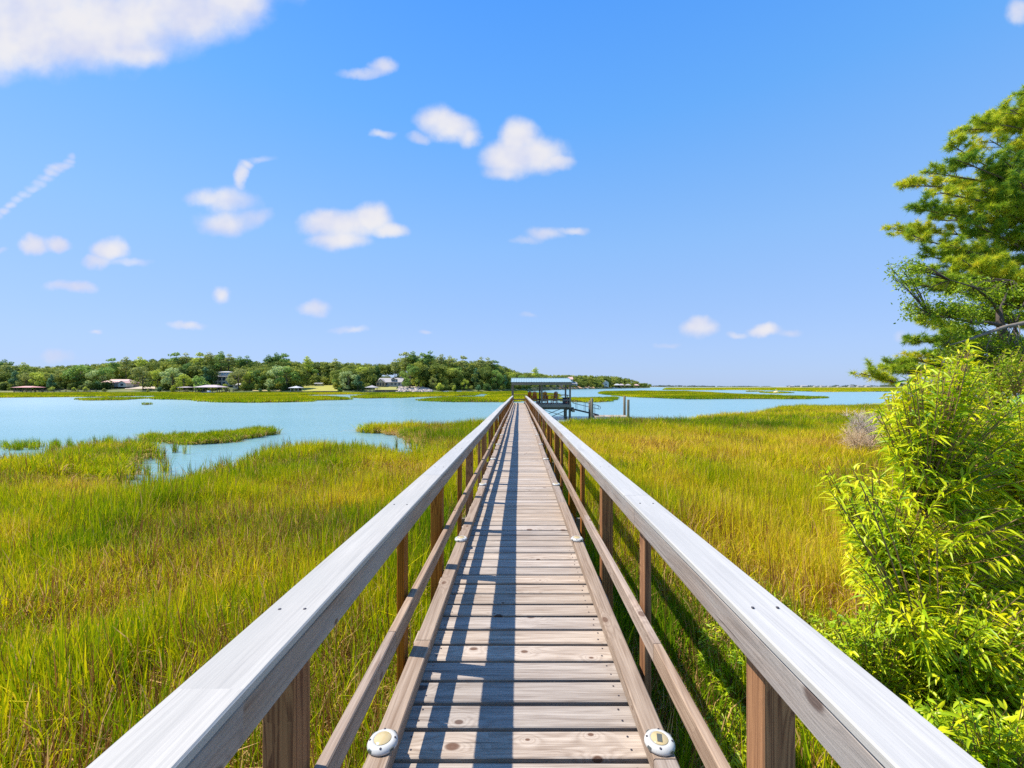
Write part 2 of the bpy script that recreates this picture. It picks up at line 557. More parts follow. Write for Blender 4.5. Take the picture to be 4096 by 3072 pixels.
def build_world():
    w = bpy.data.worlds.new("World")
    scene.world = w
    w.use_nodes = True
    nt = w.node_tree
    nt.nodes.clear()
    b = NB(nt)
    out = b.n('ShaderNodeOutputWorld')
    bg = b.n('ShaderNodeBackground')
    bg.inputs[1].default_value = SKY_STRENGTH
    b.l(bg.outputs[0], out.inputs[0])
    sky = b.n('ShaderNodeTexSky', sky_type='NISHITA')
    sky.sun_disc = False
    sky.sun_elevation = math.asin(-SUN_DIR.z)
    sky.sun_rotation = math.atan2(-SUN_DIR.x, -SUN_DIR.y)
    sky.air_density = 1.0
    sky.dust_density = 0.3
    sky.ozone_density = 3.0
    tc = b.n('ShaderNodeTexCoord')
    dirv = tc.outputs['Generated']
    sep = b.n('ShaderNodeSeparateXYZ')
    b.l(dirv, sep.inputs[0])
    # air colour: deeper towards the zenith, periwinkle near the horizon
    tint = b.ramp(b.math('ABSOLUTE', sep.outputs[2]), SKY_TINT)
    col = b.mix(1.0, sky.outputs[0], tint, 'MULTIPLY')
    kk = 1.0 / (SKY_STRENGTH * 2 ** EXPOSURE)
    air = b.ramp(b.math('ABSOLUTE', sep.outputs[2]), [(p, tuple(c * kk / 10 for c in q)) for p, q in AIR])
    air = b.mix(1.0, air, (10, 10, 10), 'MULTIPLY')
    col = b.mix(0.75, col, air)
    # clouds, fixed in the sky by direction
    yy = b.math('MAXIMUM', sep.outputs[1], 0.05)
    u = b.math('DIVIDE', sep.outputs[0], yy)
    v = b.math('DIVIDE', sep.outputs[2], yy)
    cmb = b.n('ShaderNodeCombineXYZ')
    b.l(u, cmb.inputs[0]); b.l(v, cmb.inputs[1])
    uv = cmb.outputs[0]
    nz = b.n('ShaderNodeTexNoise', noise_dimensions='2D')
    b.l(uv, nz.inputs['Vector'])
    nz.inputs['Scale'].default_value = 11
    nz.inputs['Detail'].default_value = 5
    nz.inputs['Roughness'].default_value = 0.55
    wv = b.n('ShaderNodeVectorMath', operation='MULTIPLY_ADD')
    b.l(nz.outputs['Color'], wv.inputs[0])
    wv.inputs[1].default_value = (0.045, 0.035, 0)
    wv.inputs[2].default_value = (-0.0225, -0.0175, 0)
    wp = b.n('ShaderNodeVectorMath', operation='ADD')
    b.l(uv, wp.inputs[0]); b.l(wv.outputs[0], wp.inputs[1])
    pos = wp.outputs[0]
    acc, shade = None, None
    for (px, py, rx, ry, wt) in CLOUDS:
        cu, cv = (px - CX) / F, (HY - py) / F
        iu, iv = F / (rx * 1.45), F / (ry * 1.45)
        ma = b.n('ShaderNodeVectorMath', operation='MULTIPLY_ADD')
        b.l(pos, ma.inputs[0])
        ma.inputs[1].default_value = (iu, iv, 0)
        ma.inputs[2].default_value = (-cu * iu, -cv * iv, 0)
        ln = b.n('ShaderNodeVectorMath', operation='DOT_PRODUCT')
        b.l(ma.outputs[0], ln.inputs[0]); b.l(ma.outputs[0], ln.inputs[1])
        f = b.math('MULTIPLY_ADD', ln.outputs['Value'], -wt, wt)
        if acc is None: acc = f
        else:
            sm = b.n('ShaderNodeMath', operation='SMOOTH_MAX')
            b.l(acc, sm.inputs[0]); b.l(f, sm.inputs[1]); sm.inputs[2].default_value = 0.25
            acc = sm.outputs[0]
    n2 = b.noise(b.mapping(uv, (1, 1, 1)), 15, 5, 0.5, 0.0, '2D')
    d = b.math('ADD', acc, b.math('MULTIPLY_ADD', n2, 0.55, -0.27))
    alpha = b.smooth(d, 0.0, 0.98)
    front = b.math('GREATER_THAN', sep.outputs[1], 0.06)
    alpha = b.math('MULTIPLY', b.math('MULTIPLY', alpha, front), 0.97)
    n3 = b.noise(b.mapping(uv, (1, 1.1, 1), (4, 2, 0)), 7, 3, 0.55, 0, '2D')
    k = 1.0 / (SKY_STRENGTH * 2 ** EXPOSURE)
    lit = tuple(x * k for x in (0.88, 0.865, 0.89))
    und = tuple(x * k for x in (0.66, 0.70, 0.90))
    sh = b.smooth(b.math('MULTIPLY_ADD', n3, 1.1, b.math('MULTIPLY', d, 0.28)), 0.48, 1.02)
    cc = b.mix(sh, und, lit)
    col = b.mix(alpha, col, cc)
    b.l(col, bg.inputs[0])


SKY_TINT = [(0.0, (0.50, 0.60, 0.92)), (0.10, (0.62, 0.72, 1.02)), (0.30, (0.66, 0.84, 1.2)), (0.60, (0.55, 0.9, 1.45)), (1.0, (0.5, 0.9, 1.5))]
AIR = [(0.0, (0.47, 0.62, 0.93)), (0.08, (0.445, 0.62, 0.955)), (0.31, (0.305, 0.58, 1.0)), (0.53, (0.155, 0.475, 1.03)), (0.68, (0.095, 0.385, 1.03)), (1.0, (0.07, 0.30, 0.95))]
CLOUDS = [
    (150, 60, 330, 190, 1), (450, 90, 300, 160, 1), (760, 30, 260, 120, 1), (950, 10, 110, 70, 1), (100, 200, 160, 80, .9),
    (520, 215, 160, 55, .9), (300, 150, 300, 110, 1), (-150, 100, 300, 200, 1), (300, -200, 900, 220, 1),
    (1525, 262, 50, 30, .75), (1440, 285, 80, 17, .6),
    (1740, 480, 65, 52, .8), (1810, 510, 85, 50, .9), (1870, 545, 45, 36, .8), (1680, 550, 45, 20, .7), (1525, 535, 46, 18, .7),
    (2080, 555, 75, 75, 1), (2045, 630, 110, 65, 1), (2150, 615, 105, 65, 1), (2225, 650, 55, 30, .9), (2020, 690, 75, 30, .8),
    (968, 700, 24, 52, .7), (985, 655, 26, 18, .7), (1040, 635, 50, 14, .4), (830, 790, 75, 34, .8), (920, 800, 95, 45, .8), (900, 890, 100, 46, .75), (1010, 875, 65, 38, .65),
    (1290, 890, 90, 44, .95), (1380, 900, 100, 52, .95), (1490, 870, 72, 50, 1), (1555, 915, 62, 32, .9), (1350, 960, 100, 36, .85),
    (130, 985, 44, 34, .95), (220, 975, 52, 30, .95), (440, 1000, 56, 44, .95), (400, 1050, 52, 24, .7), (510, 1055, 70, 16, .5),
    (-10, 862, 26, 15, .52), (20, 842, 26, 15, .52), (48, 815, 24, 15, .52), (72, 792, 24, 15, .52), (98, 770, 26, 15, .52), (124, 748, 26, 15, .52), (150, 730, 26, 15, .52), (176, 710, 26, 15, .52), (200, 688, 24, 15, .52), (226, 672, 26, 15, .52), (252, 660, 26, 15, .52), (274, 640, 20, 15, .52), (284, 618, 16, 15, .52),
    (2180, 935, 66, 24, .65), (2290, 920, 56, 16, .7), (2110, 960, 56, 16, .5),
    (284, 1145, 82, 22, .75), (892, 1180, 34, 30, .75), (1261, 1232, 56, 26, .75), (753, 1300, 56, 14, .65), (1384, 1319, 68, 13, .55),
    (392, 1330, 28, 10, .55), (223, 1425, 56, 24, .55), (1700, 1330, 26, 9, .45),
    (2796, 1312, 56, 38, .95), (3061, 1322, 52, 24, .9), (3156, 1338, 50, 14, .55), (2948, 1336, 40, 13, .55), (2663, 1378, 52, 11, .5),
    (3601, 1340, 32, 20, .6), (4078, 47, 50, 45, .75), (2109, 1260, 30, 11, .45), (0, 1005, 30, 12, .5),
]
build_world()
sun = bpy.data.lights.new('sun', 'SUN')
sun.energy = 4.2
sun.angle = math.radians(0.5)
sun.color = (1.0, 0.955, 0.88)
so = bpy.data.objects.new('sun', sun)
COL.objects.link(so)
so.rotation_euler = SUN_DIR.to_track_quat('-Z', 'Y').to_euler()

# ------------------------------------------------------------------ CAMERA
cam = bpy.data.cameras.new('camera')
co = bpy.data.objects.new('camera', cam)
COL.objects.link(co)
co.location = (0, 0, EYE)
co.rotation_euler = (math.radians(90), 0, 0)
cam.sensor_width = 36
cam.lens = 36 * F / 4096
cam.shift_x = -(CX - 2048) / 4096
cam.shift_y = (HY - 1536) / 4096
cam.clip_start = 0.05
cam.clip_end = 30000
scene.camera = co

# ------------------------------------------------------------------ WATER
def water():
    m, nt, out = new_mat('tidal_water')
    b = NB(nt)
    p = b.n('ShaderNodeBsdfPrincipled')
    geo = b.n('ShaderNodeNewGeometry')
    pos = geo.outputs['Position']
    big = b.noise(b.mapping(pos, (0.012, 0.03, 1)), 1.0, 3)
    c = b.mix(big, (0.145, 0.295, 0.305), (0.22, 0.37, 0.37))
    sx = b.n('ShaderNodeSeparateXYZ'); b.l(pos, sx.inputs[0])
    paler = b.smooth(b.math('MULTIPLY_ADD', big, 60, b.math('MULTIPLY', sx.outputs[0], -1)), 40, 150)  # base colour turns paler towards the left, with a noisy border
    c = b.mix(paler, c, (0.34, 0.465, 0.465))
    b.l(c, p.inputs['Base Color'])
    p.inputs['Specular IOR Level'].default_value = 0.35
    p.inputs['Roughness'].default_value = 0.22
    p.inputs['IOR'].default_value = 1.33
    w1 = b.noise(b.mapping(pos, (2.2, 4.6, 1)), 1.0, 5, 0.65)
    w2 = b.noise(b.mapping(pos, (0.45, 1.5, 1)), 1.0, 3, 0.6)
    h = b.math('MULTIPLY_ADD', w2, 1.6, w1)
    bp = b.n('ShaderNodeBump')
    bp.inputs['Strength'].default_value = 0.55
    bp.inputs['Distance'].default_value = 0.06
    b.l(h, bp.inputs['Height'])
    b.l(bp.outputs[0], p.inputs['Normal'])
    b.l(p.outputs[0], out.inputs[0])
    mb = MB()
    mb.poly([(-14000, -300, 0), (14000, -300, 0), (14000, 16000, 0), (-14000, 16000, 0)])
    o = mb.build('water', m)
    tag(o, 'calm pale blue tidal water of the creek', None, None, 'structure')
    mb = MB()
    mb.poly([(-15000, -400, -1.5), (15000, -400, -1.5), (15000, 17000, -1.5), (-15000, 17000, -1.5)])
    o = mb.build('sea_bed', M['mud'])
    tag(o, 'muddy bed under the tidal water', None, None, 'structure')


water()

# ------------------------------------------------------------------ MARSH
LM = [(0.4, -4), (-45, -4), gp(-400, 1815, .8), gp(0, 1806, .8), gp(113, 1796, .8), gp(271, 1766, .75), gp(420, 1753, .75), gp(480, 1757, .7),
      gp(520, 1785, .4), gp(585, 1824, 0), gp(540, 1846, 0), gp(475, 1853, 0), gp(455, 1900, .35), gp(430, 1916, .8), gp(497, 1934, .8), gp(678, 1889, .8),
      gp(814, 1844, .8), gp(1000, 1797, .8), gp(1113, 1781, .8), gp(1120, 1760, .8), gp(1226, 1751, .8), gp(1407, 1760, .8),
      gp(1600, 1768, .8), gp(1650, 1795, .8), gp(1715, 1792, .7), gp(1720, 1770, .3), gp(1588, 1749, 0), gp(1430, 1722, 0), gp(1440, 1703, .4), gp(1497, 1692, .6),
      gp(1633, 1682, .7), gp(1814, 1686, .7), gp(1950, 1681, .7), (0.4, 32.0)]
RM = [(0.4, -4), (0.4, 32.0), gp(2290, 1679, .62), gp(2514, 1673, .62), gp(2549, 1666, .62), gp(2748, 1673, .7), gp(2778, 1656, .8), gp(2897, 1648, .8),
      gp(3046, 1643, .8), gp(3080, 1627, .8), gp(3146, 1618, .8), gp(3500, 1616, .8), gp(4500, 1614, .8), (95, 20), (60, -4)]


def strip(front, depth):
    """marsh island from its near waterline and its depth away from the viewer"""
    fr = [gp(px, py) for px, py in front]
    dp = depth if isinstance(depth, (list, tuple)) else [depth] * len(fr)
    n = len(fr)
    back = []
    for i, ((x, y), d) in enumerate(zip(fr, dp)):
        if not isinstance(depth, (list, tuple)) and i in (0, n - 1): d = d * 0.25
        back.append((x * (y + d) / y, y + d))
    return fr + back[::-1]


LI = strip([(590, 1763), (640, 1771), (723, 1776), (859, 1774), (970, 1762), (1068, 1747), (1100, 1733)], [1.0, 2.2, 2.6, 2.8, 3.0, 3.2, .8])
FAR = [
    ('shore', strip([(-700, 1592), (0, 1591), (330, 1588), (620, 1584), (760, 1582)], [75, 73, 70, 66, 50])),
    ('shore', strip([(700, 1580), (1000, 1583), (1400, 1578), (1900, 1577), (2100, 1575)], [30, 40, 35, 50, 110])),
    ('isle', strip([(305, 1597), (360, 1602), (480, 1601), (590, 1594)], 8)),
    ('isle', strip([(625, 1597), (760, 1600), (850, 1608), (950, 1611), (1100, 1610), (1220, 1608), (1250, 1603), (1390, 1600)], [25, 40, 50, 55, 52, 45, 30, 12])),
    ('isle', strip([(570, 1619), (584, 1620.5), (598, 1619)], 2.5)),
    ('isle', strip([(1415, 1592), (1480, 1594), (1600, 1592), (1690, 1588), (1900, 1583)], [10, 22, 50, 60, 70])),
    ('isle', strip([(1700, 1604), (1790, 1608), (1900, 1609), (2000, 1609), (2100, 1605), (2235, 1601)], [8, 24, 28, 30, 60, 10])),
    ('isle', strip([(1960, 1592), (2100, 1592), (2225, 1588)], [60, 90, 40])),
    ('isle', strip([(2240, 1606), (2340, 1609), (2400, 1609), (2436, 1606), (2448, 1600)], [14, 22, 26, 26, 18])),
    ('isle', strip([(2447, 1593), (2457, 1594), (2466, 1593)], 8)),
    ('isle', strip([(2405, 1576), (2480, 1585), (2560, 1590), (2750, 1597), (2960, 1596), (3200, 1597), (3260, 1595), (3290, 1592)], [60, 120, 150, 150, 50, 16, 10, 4])),
    ('isle', strip([(3050, 1571), (3100, 1574), (3165, 1572)], 24)),
    ('isle', strip([(2985, 1567), (3050, 1567)], 30)),
]
FLATS = [strip([(2670, 1560), (2800, 1561), (2950, 1560), (3100, 1562), (3290, 1568), (3500, 1567), (4300, 1566)], [700, 700, 800, 800, 900, 900, 900])]


def blade_mesh(name, n, size, hlo, hhi, w, seed, tan=.12, brown=.05, bendk=1.0):
    g = np.random.default_rng(seed)
    nst = max(4, n // 4)
    sx, sy = g.uniform(-.5, .5, nst) * size, g.uniform(-.5, .5, nst) * size
    st = g.integers(0, nst, n)
    bx, by = sx[st] + g.normal(0, .018, n), sy[st] + g.normal(0, .018, n)
    sh = g.uniform(.8, 1.1, nst)[st]
    h = g.uniform(hlo, hhi, n) * sh
    u = g.random(n)
    bk = np.where(u < brown, 1.0, np.where(u < brown + tan, 0.5, 0.0))
    h = np.where(bk == 1.0, h * 1.08, h)
    az = g.uniform(0, 2 * np.pi, n)
    bend = np.abs(g.normal(.19, .17, n)) * h * bendk
    bend = np.where(bk == 0.5, np.minimum(bend * 2.6 + .08, h * .9), bend)
    bend = np.where(bk == 1.0, bend * .5, bend)
    dx, dy = np.cos(az), np.sin(az)
    fa = az + np.pi / 2 + g.normal(0, .7, n)
    wx, wy = np.cos(fa), np.sin(fa)
    ww = w * g.uniform(.5, 1.45, n)
    ww = np.where(bk == 1.0, ww * .7, ww)
    bt = g.random(n)
    V = np.zeros((n, 4, 2, 3), dtype=np.float32)
    for k, (t, wk) in enumerate(((0, .8), (.4, 1), (.75, .7), (1, .06))):
        x = bx + dx * bend * t ** 2.2
        y = by + dy * bend * t ** 2.2
        z = h * t - bend * np.where(bk == 0.5, .8, .45) * t ** 3 - 0.02
        for s in (0, 1):
            sg = (s - .5) * ww * wk
            V[:, k, s, 0] = x + wx * sg
            V[:, k, s, 1] = y + wy * sg
            V[:, k, s, 2] = z
    base = (np.arange(n) * 8)[:, None]
    Q = np.concatenate([base + np.array([2 * k, 2 * k + 1, 2 * k + 3, 2 * k + 2]) for k in range(3)], 0)
    at_ = {'bt': np.repeat(bt, 8), 'bk': np.repeat(bk, 8)}
    return npmesh(name, V.reshape(-1, 3), Q, at_)


def fbm(x, y, s, seed=0.0):
    return mnoise.fractal(Vector((x * s + seed, y * s - seed, seed * .37)), 1.0, 2.0, 4)


def g2(x, y, cx, cy, rx, ry):
    return math.exp(-((x - cx) / rx) ** 2 - ((y - cy) / ry) ** 2)


def tone_near(x, y):
    t = 0.45 + 0.42 * fbm(x, y, .16, 3.1) + 0.30 * fbm(x, y, .6, 9.7)
    if x > 0.5:
        t += 0.08
        t += 0.28 * g2(x, y, 13, 19.5, 14, 4.2)
        t += 0.16 * g2(x, y, 5, 14, 5, 6)
        t -= 0.26 * g2(x, y, 8.5, 12, 3.5, 2.2)
        t -= 0.24 * g2(x, y, 18, 31, 40, 4.5)
        t -= 0.22 * g2(x, y, 30, 55, 60, 9)
        t -= 0.30 * g2(x, y, 1.2, 4, 1.0, 6)
    else:
        t += 0.10 * g2(x, y, -6, 17.5, 12, 3)
        t -= 0.16 * g2(x, y, -5, 8.5, 6, 2.0)
        t -= 0.20 * g2(x, y, -2, 5, 1.6, 8)
        t -= 0.20 * g2(x, y, -4.5, 30, 6, 3)
        t += 0.12 * g2(x, y, -6, 4.5, 4, 2.5)
    return min(1, max(0, t))


def grass_stuff():
    near = [proto('grass_patch', blade_mesh('grass_patch', 430, .62, .46, 1.0, .013, 10 + i, .16, .06), M['grass']) for i in range(6)]
    dry = [proto('grass_patch', blade_mesh('grass_patch', 400, .62, .42, .92, .013, 30 + i, .46, .17, 1.3), M['grass']) for i in range(3)]
    for nm, poly, lab in (('marsh_grass', LM, 'yellow green marsh grass left of the boardwalk'),
                          ('marsh_grass', RM, 'golden green marsh grass right of the boardwalk'),
                          ('marsh_grass', LI, 'bright green grass of the narrow island in the left water')):
        xs = [p[0] for p in poly]; ys = [p[1] for p in poly]
        allP, allS, allR, allI, allT = [], [], [], [], []
        for (ya, yb, sp, k) in ((1.2, 13, .36, 1.0), (13, 30, .62, 1.5), (30, 66, .95, 2.3)):
            P = jitter_grid(max(min(xs), -46), min(max(xs), 92), max(ya, min(ys)), min(yb, max(ys)), sp)
            if not len(P): continue
            P = P[inside(P, poly)]
            if not len(P): continue
            t = P[:, 0] / P[:, 1]
            P = P[(t > -1.36) & (t < 1.34) | (P[:, 1] < 3)]
            P = P[np.hypot(P[:, 0], P[:, 1]) > 1.2]
            if not len(P): continue
            ed = edge_dist(P, poly)
            ed = np.where(np.abs(P[:, 0] - .4) < .6, 9, ed)
            # sparse fringe
            keep = RNG.random(len(P)) < np.clip(.45 + ed / 1.2, 0, 1)
            if poly is LM:       # the flooded left corner lets water show through
                wet = np.exp(-((P[:, 0] + 14) / 6) ** 2 - ((P[:, 1] - 14.2) / 2.6) ** 2)
                keep &= RNG.random(len(P)) > wet * .62
            P, ed = P[keep], ed[keep]
            n = len(P)
            tn = np.array([tone_near(x, y) for x, y in P])
            hh = np.array([0.95 + .30 * fbm(x, y, .35, 5.5) + .24 * fbm(x, y, 1.5, 2.2) for x, y in P])
            hh *= 1.06 * (.78 + .22 * np.clip(ed / 1.6, 0, 1))
            if poly is LI: hh *= .66; tn = np.clip(tn * .4 + .12, 0, 1)
            dr = np.array([fbm(x, y, .28, 21.0) for x, y in P])
            if poly is LI: dr -= 2
            if poly is LM: dr += .10 +  .50 * np.exp(-((P[:, 0] + 5) / 3.2) ** 2 - ((P[:, 1] - 5.0) / 1.7) ** 2) + .25 * np.exp(-((P[:, 0] + 13) / 5) ** 2 - ((P[:, 1] - 13) / 2.5) ** 2)
            isdry = (dr + RNG.normal(0, .12, n)) > .15
            ix = np.where(isdry, RNG.integers(6, 9, n), RNG.integers(0, 6, n))
            kk = k * RNG.uniform(.9, 1.15, n)
            allP.append(np.column_stack([P, np.full(n, .02)]))
            allS.append(np.column_stack([kk, kk, hh]))
            allR.append(np.column_stack([RNG.normal(0, .09, n), RNG.normal(0, .09, n), RNG.uniform(0, 6.28, n)]))
            allI.append(ix); allT.append(tn)
        scatter(nm, np.concatenate(allP), np.concatenate(allS), np.concatenate(allR), np.concatenate(allI), np.concatenate(allT),
                near + dry, 'stuff', lab)
    # sparse fringe clumps standing in the water beyond the left marsh
    n = 46
    px = RNG.uniform(20, 620, n)
    P = np.array([gp(x, 1768 + RNG.normal(0, 5) + (8 if x < 250 else 0), .25) for x in px])
    one = [proto('grass_clump', blade_mesh('grass_clump', 90, .34, .35, .75, .010, 50 + i, .06, .02), M['grass']) for i in range(2)]
    kk = RNG.uniform(.6, 1.7, n)
    scatter('marsh_grass', np.column_stack([P, np.zeros(n)]), np.column_stack([kk, kk * .7, RNG.uniform(.6, 1.0, n)]),
            np.column_stack([np.zeros(n), np.zeros(n), RNG.uniform(0, 6.28, n)]), RNG.integers(0, 2, n), RNG.uniform(.15, .4, n), one, 'stuff',
            'thin broken line of grass tufts standing in the left water')
    # reeds standing in the pond along the near bank
    Q = jitter_grid(-22, -1, 9.5, 31, .30)
    ed = edge_dist(Q, LM)
    Q = Q[(~inside(Q, LM)) & (ed < 1.8) & (RNG.random(len(Q)) < .42 * np.exp(-ed / .75)) & (Q[:, 1] < 23)]
    n = len(Q)
    reed = [proto('grass_clump', blade_mesh('grass_clump', 34, .26, .5, 1.0, .013, 55 + i, .12, .30), M['grass']) for i in range(3)]
    kk = RNG.uniform(.8, 1.5, n)
    scatter('marsh_grass', np.column_stack([Q, np.zeros(n)]), np.column_stack([kk, kk, RNG.uniform(.65, 1.1, n)]),
            np.column_stack([np.zeros(n), np.zeros(n), RNG.uniform(0, 6.28, n)]), RNG.integers(0, 3, n), RNG.uniform(.1, .5, n), reed, 'stuff',
            'sparse reeds standing in the shallows of the left inlet')
    # far banks and islands
    far = [proto('grass_far', blade_mesh('grass_far', 420, 3.0, .6, 1.0, .055, 70 + i, .10, .04), M['grass']) for i in range(4)]
    A, S, Ro, I, T = [], [], [], [], []
    for kind, poly in FAR + [('flat', FLATS[0])]:
        xs = [p[0] for p in poly]; ys = [p[1] for p in poly]
        w, d = max(xs) - min(xs), max(ys) - min(ys)
        sp = 7.0 if kind == 'flat' else (2.1 if w * d < 30000 else 3.0)
        if kind == 'isle' and w < 8: sp = .9
        P = jitter_grid(min(xs), max(xs), min(ys), max(ys), sp)
        P = P[inside(P, poly)]
        if kind == 'flat': P = P[RNG.random(len(P)) < np.clip(500 / P[:, 1], .15, 1)]
        if not len(P): continue
        ed = edge_dist(P, poly)
        n = len(P)
        k = 3.2 if kind == 'flat' else (1.4 if sp > 2.5 else (.45 if sp < 1 else 1.0))
        kk = k * RNG.uniform(.9, 1.2, n)
        hh = np.array([.95 + .25 * fbm(x, y, .06, 1.5) for x, y in P]) * (.6 + .4 * np.clip(ed / 3, 0, 1))
        tn = np.array([.38 + .4 * fbm(x, y, .035, 8.3) + .2 * fbm(x, y, .2, 4.4) for x, y in P])
        if kind == 'flat': tn = tn + .08
        A.append(np.column_stack([P, np.full(n, .02)])); S.append(np.column_stack([kk, kk, hh]))
        Ro.append(np.column_stack([np.zeros(n), np.zeros(n), RNG.uniform(0, 6.28, n)]))
        I.append(RNG.integers(0, 4, n)); T.append(np.clip(tn, 0, 1))
    scatter('far_marsh_grass', np.concatenate(A), np.concatenate(S), np.concatenate(Ro), np.concatenate(I), np.concatenate(T), far, 'stuff',
            'yellow green marsh grass on the islands and banks across the water')


def marsh_ground():
    mb = MB()
    for i, (poly, c, back) in enumerate([(LM, .45, .55), (RM, .8, .6), (LI, .3, .5)] + [(p, None, 0) for _, p in FAR] + [(FLATS[0], None, 0)]):
        if c is None:
            mb.poly([(x, y, .03) for x, y in poly])
            continue
        xs = [p[0] for p in poly]; ys = [p[1] for p in poly]
        nx, ny = int((max(xs) - min(xs)) / c) + 1, int((max(ys) - min(ys)) / c) + 1
        gx, gy = np.meshgrid(min(xs) + (np.arange(nx) + .5) * c, min(ys) + (np.arange(ny) + .5) * c, indexing='ij')
        P = np.stack([gx.ravel(), gy.ravel()], 1)
        ed = edge_dist(P, poly)
        near_pier = np.abs(P[:, 0] - .4) < 1.5
        ok = inside(P, poly) & ((ed > back + RNG.uniform(-.2, .3, len(P))) | near_pier)
        ok = ok.reshape(nx, ny)
        vid = {}
        for ix in range(nx):
            for iy in range(ny):
                if not ok[ix, iy]: continue
                q = []
                for (dx, dy) in ((0, 0), (1, 0), (1, 1), (0, 1)):
                    k = (ix + dx, iy + dy)
                    if k not in vid:
                        x, y = min(xs) + k[0] * c, min(ys) + k[1] * c
                        vid[k] = len(mb.v)
                        mb.v.append(Vector((x, y, .035 + .025 * mnoise.noise(Vector((x * .7, y * .7, 1)))))); mb.r.append(.5)
                    q.append(vid[k])
                mb.face(tuple(q), [(0, 0)] * 4)
    m, nt, out = new_mat('marsh_soil')
    b = NB(nt)
    p = b.n('ShaderNodeBsdfPrincipled')
    pos = b.n('ShaderNodeNewGeometry').outputs['Position']
    f = b.noise(b.mapping(pos, (.35, .35, .35)), 1, 6, .65)
    b.l(b.ramp(f, [(.3, (.06, .05, .015)), (.55, (.13, .11, .02)), (.75, (.20, .17, .03))]), p.inputs['Base Color'])
    p.inputs['Roughness'].default_value = .85
    b.l(p.outputs[0], out.inputs[0])
    tag(mb.build('marsh_ground', m), 'muddy ground under the marsh grass', None, None, 'structure')


marsh_ground()
grass_stuff()

# ------------------------------------------------------------------ BOARDWALK
Y0, Y1 = -1.3, 42.2


def wob(y, k):
    return 0.010 * math.sin(y * .41 + k * 2.1) + 0.006 * math.sin(y * 1.13 + k)


